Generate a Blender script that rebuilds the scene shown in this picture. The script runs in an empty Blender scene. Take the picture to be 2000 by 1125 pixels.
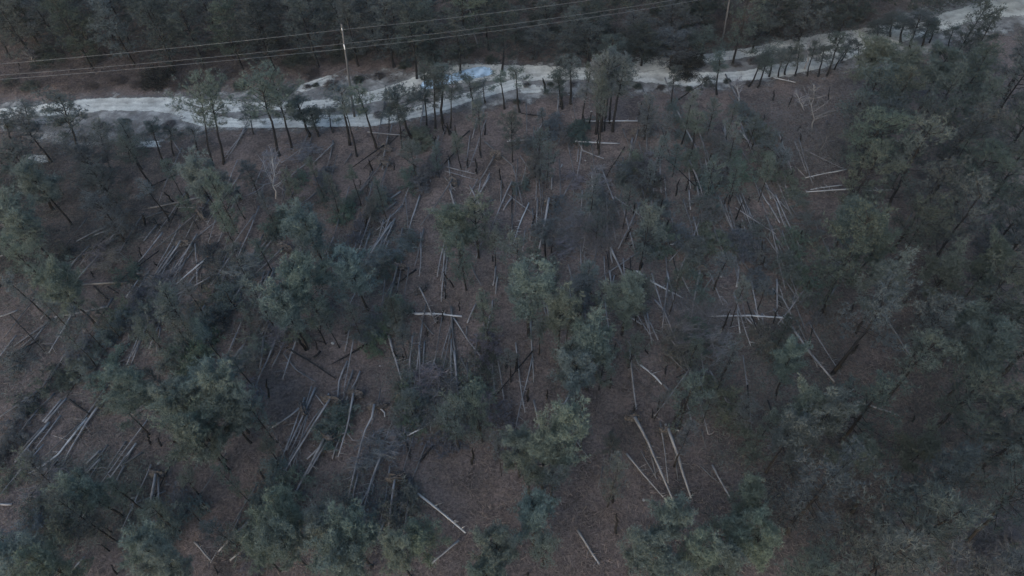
import bpy, math, random
import numpy as np
from mathutils import Vector, Matrix

# ------------------------------------------------------------------ camera
C = bpy.context.scene.collection
scene = bpy.context.scene
F_PX, CX, CY, CAM_H = 1333.0, 1000.0, 562.5, 50.0
THETA, RHO = math.radians(37.9), math.radians(3.3)      # tilt away from straight down, roll
R0 = np.array([1.0, 0, 0]); U0 = np.array([0, math.cos(THETA), math.sin(THETA)])
FW = np.array([0, math.sin(THETA), -math.cos(THETA)])
RT = math.cos(RHO) * R0 - math.sin(RHO) * U0
UP = math.sin(RHO) * R0 + math.cos(RHO) * U0
CAM = np.array([0.0, 0.0, CAM_H])
cam = bpy.data.cameras.new('camera'); camo = bpy.data.objects.new('camera', cam); C.objects.link(camo)
cam.sensor_width = 36.0; cam.lens = 36.0 * F_PX / 2000.0; cam.clip_end = 3000
m = Matrix(((RT[0], UP[0], -FW[0], CAM[0]), (RT[1], UP[1], -FW[1], CAM[1]), (RT[2], UP[2], -FW[2], CAM[2]), (0, 0, 0, 1)))
camo.matrix_world = m
scene.camera = camo

# ------------------------------------------------------------------ light: dusk, sky only plus a very soft low sun
EL, AZ = math.radians(12), math.radians(215)
w = bpy.data.worlds.new('World'); scene.world = w; w.use_nodes = True
nt = w.node_tree; nt.nodes.clear()
out = nt.nodes.new('ShaderNodeOutputWorld'); bg = nt.nodes.new('ShaderNodeBackground'); sky = nt.nodes.new('ShaderNodeTexSky')
sky.sky_type = 'NISHITA'; sky.sun_disc = False; sky.sun_elevation = EL; sky.sun_rotation = AZ
sky.air_density = 1.0; sky.dust_density = 1.5; sky.ozone_density = 2.2
bg.inputs['Strength'].default_value = 0.15
nt.links.new(sky.outputs[0], bg.inputs[0]); nt.links.new(bg.outputs[0], out.inputs[0])
sl = bpy.data.lights.new('sun', 'SUN'); so = bpy.data.objects.new('sun', sl); C.objects.link(so)
sl.energy = 0.5; sl.angle = math.radians(40); sl.color = (1.0, 0.96, 0.92)
sd = Vector((math.sin(AZ) * math.cos(math.radians(50)), math.cos(AZ) * math.cos(math.radians(50)), math.sin(math.radians(50))))
so.rotation_euler = sd.to_track_quat('Z', 'Y').to_euler(); so.location = (0, 0, 80)
scene.view_settings.view_transform = 'Standard'; scene.view_settings.look = 'None'
scene.view_settings.exposure = 1.26; scene.view_settings.gamma = 1.0
scene.cycles.use_denoising = True
scene.cycles.pixel_filter_type = 'BLACKMAN_HARRIS'; scene.cycles.filter_width = 1.45
scene.cycles.max_bounces = 6; scene.cycles.diffuse_bounces = 3; scene.cycles.transparent_max_bounces = 12

# ------------------------------------------------------------------ helpers
def hgt(x, y):
    return 0.30 * np.sin(x * 0.11 + 1.3) * np.sin(y * 0.09 + 0.4) + 0.18 * np.sin(x * 0.21 - y * 0.17)

def ray(px, py):
    d = FW + RT * (px - CX) / F_PX - UP * (py - CY) / F_PX
    return d
def at(px, py, z=None):
    """point of the world seen at a pixel of the 2000x1125 photo, on the ground or z above it"""
    d = ray(px, py); h = 0.0; zz = z or 0.0
    for _ in range(4):
        t = (CAM_H - h - zz) / -d[2]; p = CAM + d * t; h = float(hgt(p[0], p[1]))
    return p
def proj(p):
    v = np.asarray(p) - CAM; dz = v @ FW
    return CX + F_PX * (v @ RT) / dz, CY - F_PX * (v @ UP) / dz, dz
def top_over(base, px, py):
    """point on the ray of a pixel that is nearest to the vertical through base"""
    d = ray(px, py); d = d / np.linalg.norm(d)
    u = np.array([0, 0, 1.0]); w0 = base - CAM
    b = u @ d
    s = ((w0 @ d) * b - (w0 @ u)) / (1 - b * b)      # along u from base
    t = (w0 @ d) + s * b
    return CAM + d * t

def mesh(name, V, Fc, mat=None, attr=None, smooth=False):
    me = bpy.data.meshes.new(name)
    V = np.asarray(V, dtype=np.float32)
    if isinstance(Fc, np.ndarray):
        n, k = Fc.shape
        me.vertices.add(len(V)); me.vertices.foreach_set('co', V.ravel())
        me.loops.add(n * k); me.loops.foreach_set('vertex_index', Fc.astype(np.int32).ravel())
        me.polygons.add(n); me.polygons.foreach_set('loop_start', np.arange(0, n * k, k, dtype=np.int32))
        me.update(calc_edges=True)
    else:
        me.from_pydata([tuple(v) for v in V], [], Fc)
    if attr is not None:
        for an, av in attr.items():
            a = me.attributes.new(an, 'FLOAT', 'POINT'); a.data.foreach_set('value', np.asarray(av, dtype=np.float32))
    if smooth: me.polygons.foreach_set('use_smooth', [True] * len(me.polygons))
    for mm in (mat if isinstance(mat, (list, tuple)) else [mat]):
        if mm: me.materials.append(mm)
    return me
def add(name, me, parent=None, loc=None, rot=None, scale=None, color=None):
    o = bpy.data.objects.new(name, me); C.objects.link(o)
    if parent: o.parent = parent
    if loc is not None: o.location = loc
    if rot is not None: o.rotation_euler = rot
    if scale is not None: o.scale = scale
    if color is not None: o.color = color
    return o
def tag(o, label=None, cat=None, group=None, kind=None):
    if label: o['label'] = label
    if cat: o['category'] = cat
    if group: o['group'] = group
    if kind: o['kind'] = kind
    return o

def tube(pts, rad, sides=7):
    """tapered tube through pts -> (verts, quads)"""
    pts = np.asarray(pts, float); n = len(pts)
    T = np.gradient(pts, axis=0); T /= np.linalg.norm(T, axis=1)[:, None] + 1e-9
    ref = np.array([0, 0, 1.0]) if abs(T[0][2]) < 0.8 else np.array([1.0, 0, 0])
    V = []
    for i in range(n):
        a = np.cross(T[i], ref); a /= np.linalg.norm(a) + 1e-9; b = np.cross(T[i], a)
        for k in range(sides):
            th = 2 * math.pi * k / sides
            V.append(pts[i] + rad[i] * (math.cos(th) * a + math.sin(th) * b))
    Q = []
    for i in range(n - 1):
        for k in range(sides):
            k2 = (k + 1) % sides
            Q.append((i * sides + k, i * sides + k2, (i + 1) * sides + k2, (i + 1) * sides + k))
    return np.array(V), Q, [tuple(range(sides))[::-1], tuple(range((n - 1) * sides, n * sides))]
class MB:
    def __init__(s): s.V = []; s.F = []; s.n = 0; s.at = []
    def raw(s, V, Fc, a=0.0):
        s.V.append(np.asarray(V)); s.F += [tuple(i + s.n for i in f) for f in Fc]; s.n += len(V); s.at += [a] * len(V)
    def tube(s, pts, rad, sides=7, a=0.0, caps=True):
        V, Q, cp = tube(pts, rad, sides); s.raw(V, Q + (cp if caps else []), a)
    def mesh(s, name, mat, smooth=False):
        return mesh(name, np.concatenate(s.V), s.F, mat, {'tone': s.at}, smooth)
def blades(P, D, L, W, rng):
    """one thin triangle per blade"""
    D = D / (np.linalg.norm(D, axis=1)[:, None] + 1e-9)
    S = np.cross(D, rng.normal(size=D.shape)); S /= np.linalg.norm(S, axis=1)[:, None] + 1e-9
    n = len(P)
    V = np.empty((n, 3, 3)); V[:, 0] = P - S * (W / 2)[:, None]; V[:, 1] = P + S * (W / 2)[:, None]; V[:, 2] = P + D * L[:, None]
    return V.reshape(-1, 3), np.arange(n * 3).reshape(-1, 3)

# ------------------------------------------------------------------ materials
def mat(name):
    mm = bpy.data.materials.new(name); mm.use_nodes = True; t = mm.node_tree
    b = t.nodes['Principled BSDF']; b.inputs['Roughness'].default_value = 0.85
    b.inputs['Specular IOR Level'].default_value = 0.25
    return mm, t, b
def node(t, ty, **kw):
    n = t.nodes.new(ty)
    for k, v in kw.items(): setattr(n, k, v)
    return n
def noise(t, vec, scale, detail=4, rough=0.6):
    n = node(t, 'ShaderNodeTexNoise'); n.inputs['Scale'].default_value = scale; n.inputs['Detail'].default_value = detail
    n.inputs['Roughness'].default_value = rough; t.links.new(vec, n.inputs['Vector']); return n.outputs['Fac']
def ramp(t, fac, stops, inter='LINEAR'):
    r = node(t, 'ShaderNodeValToRGB'); e = r.color_ramp.elements; r.color_ramp.interpolation = inter
    while len(e) < len(stops): e.new(0.5)
    for i, (p, c) in enumerate(stops):
        e[i].position = p; e[i].color = (*c, 1) if len(c) == 3 else c
    t.links.new(fac, r.inputs[0]); return r.outputs[0]
def mixc(t, fac, a, b, mode='MIX'):
    n = node(t, 'ShaderNodeMix', data_type='RGBA', blend_type=mode)
    for i, v in ((0, fac), (6, a), (7, b)):
        if isinstance(v, (int, float)): n.inputs[i].default_value = v
        elif isinstance(v, tuple): n.inputs[i].default_value = (*v, 1)
        else: t.links.new(v, n.inputs[i])
    return n.outputs[2]
def mth(t, op, a, b=0.0, clamp=False):
    n = node(t, 'ShaderNodeMath', operation=op, use_clamp=clamp)
    for i, v in ((0, a), (1, b)):
        if isinstance(v, (int, float)): n.inputs[i].default_value = v
        else: t.links.new(v, n.inputs[i])
    return n.outputs[0]
def bump(t, b, h, dist, strength=1.0):
    n = node(t, 'ShaderNodeBump'); n.inputs['Distance'].default_value = dist; n.inputs['Strength'].default_value = strength
    t.links.new(h, n.inputs['Height']); t.links.new(n.outputs[0], b.inputs['Normal'])
def opos(t): return node(t, 'ShaderNodeNewGeometry').outputs['Position']

M_LITTER, t, b = mat('forest_litter')
P = opos(t)
big = noise(t, P, 0.07, 5, 0.7); mid = noise(t, P, 0.35, 5, 0.7); fine = noise(t, P, 4.5, 6, 0.75); vf = noise(t, P, 14, 3, 0.8)
c1 = ramp(t, big, [(0.36, (0.086, 0.070, 0.064)), (0.50, (0.145, 0.110, 0.096)), (0.62, (0.094, 0.078, 0.072))])
c2 = mixc(t, ramp(t, mid, [(0.36, (0, 0, 0)), (0.66, (1, 1, 1))]), c1, (0.192, 0.146, 0.127))
c2 = mixc(t, ramp(t, mid, [(0.36, (0.9,) * 3), (0.50, (0, 0, 0))]), c2, (0.090, 0.072, 0.064))
c3 = mixc(t, 0.85, c2, ramp(t, fine, [(0.34, (0.32,) * 3), (0.52, (0.97,) * 3), (0.68, (1.6,) * 3)]), 'MULTIPLY')
c4 = mixc(t, ramp(t, vf, [(0.70, (0, 0, 0)), (0.78, (0.5,) * 3)]), c3, (0.26, 0.225, 0.205))
t.links.new(c4, b.inputs['Base Color']); bump(t, b, fine, 0.12)

def sand_mat(name, cols, a0, a1, scale=1.1, gloss=0.9):
    mm, t, b = mat(name); P = opos(t)
    n1 = noise(t, P, 0.5, 5, 0.65); n2 = noise(t, P, 5, 5, 0.7)
    col = ramp(t, n1, [(0.3, cols[0]), (0.5, cols[1]), (0.7, cols[2])])
    col = mixc(t, 0.6, col, ramp(t, n2, [(0.3, (0.72,) * 3), (0.7, (1.2,) * 3)]), 'MULTIPLY')
    # darker lines along the wheel tracks
    at_ = node(t, 'ShaderNodeAttribute', attribute_name='across').outputs['Fac']
    wob = mth(t, 'ADD', at_, mth(t, 'MULTIPLY', mth(t, 'SUBTRACT', n1, 0.5), 0.5))
    trk = ramp(t, wob, [(0.22, (1.0,) * 3), (0.34, (0.72,) * 3), (0.46, (1.05,) * 3), (0.60, (0.66,) * 3), (0.72, (1.05,) * 3), (0.85, (0.85,) * 3)])
    col = mixc(t, 0.55, col, trk, 'MULTIPLY')
    t.links.new(col, b.inputs['Base Color']); b.inputs['Roughness'].default_value = gloss
    bump(t, b, n2, 0.05)
    e = node(t, 'ShaderNodeAttribute', attribute_name='edge').outputs['Fac']
    n3 = noise(t, P, scale, 7, 0.72)
    al = mth(t, 'ADD', mth(t, 'MULTIPLY', e, 1.0), mth(t, 'MULTIPLY', mth(t, 'SUBTRACT', n3, 0.5), 2.1))
    al = ramp(t, al, [(a0, (0, 0, 0)), (a1, (1, 1, 1))])
    t.links.new(al, b.inputs['Alpha'])
    return mm
M_SAND = sand_mat('pale_sand', [(0.31, 0.30, 0.27), (0.54, 0.53, 0.48), (0.72, 0.71, 0.64)], 0.30, 0.66, 0.9)
M_VERGE = sand_mat('thin_sand_and_litter', [(0.13, 0.122, 0.112), (0.20, 0.19, 0.178), (0.42, 0.41, 0.38)], 0.25, 0.85, 0.5)
M_PUDDLE, t, b = mat('pale_blue_puddle')  # puddle sheet: mottled pale blue set in the base colour, glossy surface
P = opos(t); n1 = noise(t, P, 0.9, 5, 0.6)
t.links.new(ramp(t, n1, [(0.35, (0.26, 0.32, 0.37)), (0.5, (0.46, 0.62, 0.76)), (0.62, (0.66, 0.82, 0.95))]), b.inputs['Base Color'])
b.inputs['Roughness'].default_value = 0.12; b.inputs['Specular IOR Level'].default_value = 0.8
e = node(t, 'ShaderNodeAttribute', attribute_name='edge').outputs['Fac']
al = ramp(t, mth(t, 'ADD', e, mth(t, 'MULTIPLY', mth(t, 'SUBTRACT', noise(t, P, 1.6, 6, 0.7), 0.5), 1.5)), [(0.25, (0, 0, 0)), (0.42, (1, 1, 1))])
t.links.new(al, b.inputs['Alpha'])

def needle_mat(name, rough=0.6):
    mm, t, b = mat(name)
    oi = node(t, 'ShaderNodeObjectInfo'); tone = node(t, 'ShaderNodeAttribute', attribute_name='tone').outputs['Fac']
    c = mixc(t, 1.0, oi.outputs['Color'], ramp(t, tone, [(0.0, (0.60, 0.64, 0.64)), (0.5, (1.0, 1.0, 1.0)), (0.85, (1.25, 1.25, 1.25)), (1.0, (1.5, 1.5, 1.48))]), 'MULTIPLY')
    t.links.new(c, b.inputs['Base Color']); b.inputs['Roughness'].default_value = rough
    if name == 'pine_needles':
        tl = node(t, 'ShaderNodeBsdfTranslucent'); t.links.new(c, tl.inputs[0]); ad = node(t, 'ShaderNodeMixShader'); ad.inputs[0].default_value = 0.35
        o = t.nodes['Material Output']; t.links.new(b.outputs[0], ad.inputs[1]); t.links.new(tl.outputs[0], ad.inputs[2]); t.links.new(ad.outputs[0], o.inputs[0])
    return mm
M_NEEDLE = needle_mat('pine_needles'); M_TWIG = needle_mat('bare_twigs', 0.85)
def bark_mat(name, stops, sc=3.0, z=0.25):
    mm, t, b = mat(name)
    tc = node(t, 'ShaderNodeTexCoord').outputs['Object']
    mp = node(t, 'ShaderNodeMapping'); mp.inputs['Scale'].default_value = (z, 1, 1) if z < 1 else (1, 1, 0.25)
    t.links.new(tc, mp.inputs[0])
    n1 = noise(t, mp.outputs[0], sc, 6, 0.7)
    oi = node(t, 'ShaderNodeObjectInfo')
    c = ramp(t, n1, stops)
    c = mixc(t, 1.0, c, oi.outputs['Color'], 'MULTIPLY')
    t.links.new(c, b.inputs['Base Color']); bump(t, b, n1, 0.04)
    return mm
M_LOG = bark_mat('weathered_bark', [(0.30, (0.09, 0.082, 0.078)), (0.46, (0.19, 0.18, 0.172)), (0.62, (0.28, 0.268, 0.26))])
M_WHITE = bark_mat('white_split_wood', [(0.34, (0.02, 0.02, 0.02)), (0.42, (0.42, 0.41, 0.39)), (0.66, (0.66, 0.65, 0.62))], 2.2)
M_CHAR = bark_mat('charred_bark', [(0.35, (0.006, 0.006, 0.006)), (0.65, (0.018, 0.016, 0.016))], 4, 2)
M_PTRUNK = bark_mat('pine_bark', [(0.35, (0.010, 0.009, 0.009)), (0.65, (0.032, 0.028, 0.026))], 4, 2)
M_PALE = bark_mat('pale_dead_bark', [(0.3, (0.22, 0.21, 0.21)), (0.65, (0.42, 0.41, 0.40))], 4, 2)
M_SOIL, t, b = mat('root_soil'); P = opos(t)
n1 = noise(t, P, 5, 6, 0.75)
t.links.new(ramp(t, n1, [(0.32, (0.03, 0.027, 0.026)), (0.5, (0.085, 0.076, 0.072)), (0.7, (0.17, 0.155, 0.148))]), b.inputs['Base Color']); bump(t, b, n1, 0.15)
M_ROCK, t, b = mat('pale_stone'); P = opos(t)
t.links.new(ramp(t, noise(t, P, 3, 5), [(0.3, (0.2, 0.19, 0.17)), (0.7, (0.42, 0.4, 0.37))]), b.inputs['Base Color'])
M_POLE = bark_mat('creosoted_pole_wood', [(0.3, (0.06, 0.056, 0.055)), (0.65, (0.12, 0.114, 0.112))], 5, 2)
M_WIRE, t, b = mat('aluminium_cable'); b.inputs['Base Color'].default_value = (0.16, 0.16, 0.165, 1); b.inputs['Roughness'].default_value = 0.6
M_CERAM, t, b = mat('white_porcelain'); b.inputs['Base Color'].default_value = (0.75, 0.75, 0.74, 1); b.inputs['Roughness'].default_value = 0.3

# ------------------------------------------------------------------ ground
rng = np.random.default_rng(7)
def grid_ground():
    xs = np.arange(-110, 110.1, 0.5); ys = np.arange(-10, 150.1, 0.5)
    xs = np.concatenate([[-1500, -500, -220, -150], xs, [150, 220, 500, 1500]])
    ys = np.concatenate([[-600, -150, -50, -25], ys, [190, 260, 600, 2000]])
    X, Y = np.meshgrid(xs, ys)
    H = hgt(X, Y)
    fade = np.clip((1500 - np.hypot(X, Y)) / 1300, 0, 1)
    H = H * fade
    r = rng.random(X.shape); r = (r + np.roll(r, 1, 0) + np.roll(r, 1, 1)) / 3
    Z = H - 0.26 * np.abs(r - 0.5) * 2 * (np.abs(X) < 109) - 0.01
    V = np.stack([X, Y, Z], -1).reshape(-1, 3)
    nx, ny = len(xs), len(ys)
    i = np.arange(nx - 1)[None] + nx * np.arange(ny - 1)[:, None]
    Fc = np.stack([i, i + 1, i + nx + 1, i + nx], -1).reshape(-1, 4)
    return mesh('ground', V, Fc, M_LITTER, smooth=True)
tag(add('ground', grid_ground()), kind='structure')

def ribbon(name, rows, mat_, z, feather=0.35, step=6):
    """strip of ground between an upper and a lower edge, rows = (x, y_up, y_low) in the photo"""
    rows = sorted(rows); xs = np.arange(rows[0][0], rows[-1][0] + 1, step)
    a = np.array(rows, float)
    yu = np.interp(xs, a[:, 0], a[:, 1]); yl = np.interp(xs, a[:, 0], a[:, 2])
    k = 13; V = []; E = []; A = []
    for i, x in enumerate(xs):
        for j in range(k):
            v = j / (k - 1); y = yu[i] + (yl[i] - yu[i]) * v
            p = at(x, y); V.append((p[0], p[1], float(hgt(p[0], p[1])) + z))
            e = min(v, 1 - v) * 2 / feather
            e = min(e, min(i, len(xs) - 1 - i) / 5.0 + 0.0)
            E.append(min(1.0, e)); A.append(v)
    n = len(xs); i = np.arange(k - 1)[None] + k * np.arange(n - 1)[:, None]
    Fc = np.stack([i, i + k, i + k + 1, i + 1], -1).reshape(-1, 4)
    return mesh(name, V, Fc, mat_, {'edge': E, 'across': A})
verge1 = [(-80, 190, 262), (0, 188, 262), (100, 184, 300), (200, 172, 305), (300, 168, 292), (400, 166, 268), (500, 160, 268), (600, 145, 268), (700, 130, 262), (800, 122, 250), (900, 108, 235), (1000, 108, 215), (1100, 112, 200), (1200, 112, 195), (1300, 100, 190), (1400, 85, 190), (1480, 70, 180), (1560, 45, 165), (1650, 20, 160), (1750, 5, 150), (1850, -10, 110), (1950, -35, 80), (2060, -50, 75)]
tag(add('verge', ribbon('verge', verge1, M_VERGE, 0.012, 0.55)), kind='structure')
roads = [
 ('sand_road', [(-80, 211, 243), (0, 211, 234), (60, 205, 230), (110, 200, 228), (150, 193, 225), (200, 189, 219), (300, 188, 220), (360, 187, 231), (420, 192, 226), (480, 197, 218), (560, 199, 216), (620, 194, 216), (680, 188, 212), (740, 172, 200), (800, 152, 185), (830, 138, 180), (880, 124, 168), (930, 122, 165), (980, 124, 158), (1030, 125, 162), (1100, 128, 158), (1160, 130, 158), (1230, 128, 162), (1300, 128, 168), (1350, 138, 172), (1400, 140, 164), (1450, 137, 160), (1500, 126, 156), (1560, 116, 146), (1610, 98, 136), (1660, 68, 120), (1710, 46, 100), (1770, 38, 84), (1840, 24, 66), (1890, 8, 48), (1950, -8, 38), (2060, -34, 26)]),
 ('sand_track', [(340, 212, 236), (400, 222, 250), (480, 232, 252), (560, 228, 252), (640, 222, 250), (720, 222, 250), (800, 210, 236), (870, 192, 218), (930, 172, 196), (990, 156, 182), (1040, 145, 166)]),
 ('sand_track', [(1225, 112, 150), (1280, 106, 140), (1330, 112, 126), (1380, 104, 124), (1440, 96, 118), (1500, 84, 106), (1560, 72, 104), (1620, 62, 92), (1680, 54, 84), (1730, 48, 74)]),
 ('sand_patch', [(565, 172, 188), (600, 160, 180), (640, 146, 168), (670, 142, 158)]),
 ('sand_patch', [(36, 300, 318), (80, 302, 322), (112, 300, 314)]), ('sand_patch', [(258, 278, 290), (300, 274, 290), (325, 278, 288)]),
 ('sand_patch', [(1000, 168, 186), (1040, 164, 184), (1075, 166, 180)]), ('sand_patch', [(1385, 124, 136), (1402, 120, 136), (1420, 124, 134)]),
]
for i, (nm, rows, *_z) in enumerate(roads):
    tag(add(nm, ribbon(nm, rows, M_SAND, 0.030 + 0.006 * i)), kind='structure')
tag(add('puddle', ribbon('puddle', [(878, 146, 160), (900, 138, 160), (925, 130, 158), (945, 129, 152), (965, 134, 146)], M_PUDDLE, 0.062, 0.5, 3)), kind='structure')
tag(add('puddle', ribbon('puddle', [(818, 164, 178), (845, 148, 176), (875, 144, 168), (900, 150, 162)], M_PUDDLE, 0.068, 0.6, 3)), kind='structure')

# ------------------------------------------------------------------ labels
LANDMARKS = [('the utility pole with three wires', 680, 140), ('the pale blue puddle', 915, 148), ('the round dark bush beside the road', 1340, 118),
 ('the forked white dead tree', 1585, 220), ('the bare bluish tree', 535, 345), ('the broken white birch log', 1460, 622),
 ('the pale curved log', 870, 1003), ('the jackstraw pile of grey trunks', 740, 480), ('the pair of long straight trunks', 1300, 900),
 ('the white forked log', 850, 620), ('the black and white split log', 832, 830), ('the two thick bright trunks', 130, 860), ('the five parallel trunks', 355, 515),
 ('the thick double black snag', 1010, 705), ('the brown clearing at lower right', 1780, 960), ('the pair of white logs', 1610, 362), ('the half buried log', 1270, 545), ('the split trunks near the brown root plate', 635, 900)]
_used = {}
def where(px, py):
    nm, lx, ly = min(LANDMARKS, key=lambda l: math.hypot(px - l[1], (py - l[2]) * 1.3))
    dx, dy = px - lx, py - ly
    if math.hypot(dx, dy) < 30: rel = 'beside'
    elif abs(dx) > 2 * abs(dy): rel = 'left of' if dx < 0 else 'right of'
    elif abs(dy) > 2 * abs(dx): rel = 'beyond' if dy < 0 else 'in front of'
    else: rel = ('beyond' if dy < 0 else 'in front of') + ' and ' + ('left' if dx < 0 else 'right') + ' of'
    rel = rel.replace('in front of and', 'in front and')
    return rel + ' ' + nm
def label(desc, px, py):
    px_ = min(max(px / 20, 0), 100); py_ = min(max(py / 11.25, 0), 100)
    a, b_ = round(px_), round(py_)
    L = f'{desc} {where(px, py)}'
    tail = f', {a}% across {b_}% down'
    ws = (L + tail).split()
    if len(ws) > 16: L = desc
    while len((L + tail).replace('-', ' ').split()) > 14 or len(L) > 90: L = ' '.join(L.split()[1:])
    L = L.rstrip(',')
    s = L + tail
    if s in _used: s = L + f', {px_:.1f}% across {py_:.1f}% down'
    while s in _used: px_ += 0.1; s = L + f', {px_:.1f}% across {py_:.1f}% down'
    _used[s] = 1
    return s

# ------------------------------------------------------------------ pine prototypes (unit: real metres, 12 m tall)
def crown_proto(seed, H=12.0, cb=0.50, R=2.6, nl=26, dens=1.0, shape='round', tuft=9, blade=(0.22, 0.42), bw=0.036):
    r = np.random.default_rng(seed); P_ = []; D_ = []; T_ = []; tr = MB()
    # trunk with a slight sweep
    zs = np.linspace(-0.3, H * 0.97, 9); sw = r.normal(0, 0.10, (9, 2)).cumsum(0) * 0.6; sw -= sw[0]
    pts = np.column_stack([sw[:, 0], sw[:, 1], zs]); rad = np.interp(zs, [-0.3, 0.6, H], [0.19, 0.15, 0.035])
    tr.tube(pts, rad, 7)
    ctr = lambda z: np.array([np.interp(z, zs, pts[:, 0]), np.interp(z, zs, pts[:, 1]), z])
    lop = r.uniform(0, 6.28)
    for i in range(nl):
        f = (i + r.random()) / nl; z = H * (cb + (0.98 - cb) * f)
        az = i * 2.4 + r.normal(0, 0.5)
        prof = {'round': math.sqrt(max(0.02, 1 - (1.35 * f - 0.42) ** 2)) , 'flat': 0.45 + 0.6 * math.sin(math.pi * min(1, f * 1.1)) , 'thin': 0.55 + 0.45 * (1 - f)}[shape]
        L = R * prof * r.uniform(0.38, 1.28) * (1 + 0.35 * math.cos(az - lop))
        L = max(L, 0.5); up = math.radians(r.uniform(-4, 22) + 38 * f)
        d = np.array([math.cos(az) * math.cos(up), math.sin(az) * math.cos(up), math.sin(up)])
        s = np.linspace(0, 1, 5)[:, None]; q = ctr(z) + d * L * s + np.array([0, 0, 1]) * (s ** 2) * L * r.uniform(0.0, 0.22) + np.column_stack([s * 0, s * 0, s * 0])
        tr.tube(q, np.linspace(0.045, 0.012, 5), 4, caps=False)
        nb = max(3, int(4 + L * 2.2))
        for k in range(nb):
            u = r.uniform(0.28, 1.0) ** 0.8
            c0 = np.array([np.interp(u, s[:, 0], q[:, j]) for j in range(3)])
            sd_ = np.cross(d, [0, 0, 1]); sd_ /= np.linalg.norm(sd_) + 1e-9
            off = d * r.uniform(-0.1, 0.45) + sd_ * r.normal(0, 0.42) + np.array([0, 0, r.uniform(-0.1, 0.42)])
            e = c0 + off * min(1.0, 0.5 + 0.3 * L)
            tr.tube([c0, (c0 + e) / 2 + [0, 0, -0.03], e], [0.018, 0.014, 0.008], 3, caps=False)
            tone0 = r.normal(0.5, 0.14)
            for g in range(int(r.integers(5, 10) * dens)):
                w_ = r.uniform(0.3, 1.15); cc = c0 + (e - c0) * w_ + r.normal(0, 0.22, 3)
                ax = off / (np.linalg.norm(off) + 1e-9) * 0.5 + np.array([0, 0, 0.55])
                P_.append(np.repeat(cc[None], tuft, 0) + r.normal(0, 0.03, (tuft, 3)))
                D_.append(ax + r.normal(0, 0.62, (tuft, 3))); T_.append(np.clip(np.full(tuft, tone0 + r.normal(0, 0.10)) + r.normal(0, 0.09, tuft), 0, 1))
    P_ = np.concatenate(P_); D_ = np.concatenate(D_); T_ = np.concatenate(T_); n = len(P_)
    V, Fc = blades(P_, D_, r.uniform(*blade, n), np.full(n, bw) * r.uniform(0.7, 1.3, n), r)
    return tr.mesh('pine_trunk', M_PTRUNK), mesh('pine_crown', V, Fc, M_NEEDLE, {'tone': np.repeat(T_, 3)})
PROTO = [crown_proto(100 + i, cb=[0.50, 0.56, 0.48, 0.54][i % 4], R=[2.6, 2.4, 2.8, 2.5][i % 4], nl=[26, 20, 30, 17][i % 4], dens=[.8, .7, .9, .65, .75][i % 5], shape=['round', 'flat', 'round'][i % 3]) for i in range(9)]
PBUSH = [crown_proto(150 + i, cb=0.2, R=2.6, nl=[36, 28, 22][i % 3], dens=[.85, .7][i % 2], shape='round', bw=0.042) for i in range(6)]
PDOME = [crown_proto(180 + i, cb=0.42, R=2.6, nl=32, dens=1.6, shape='round', bw=0.044) for i in range(4)]
PTHIN = [crown_proto(200 + i, cb=[.5, .62, .42, .56, .66][i], R=1.7, nl=[15, 11, 17, 13, 9][i], dens=1.0, shape='thin') for i in range(5)]

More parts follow.
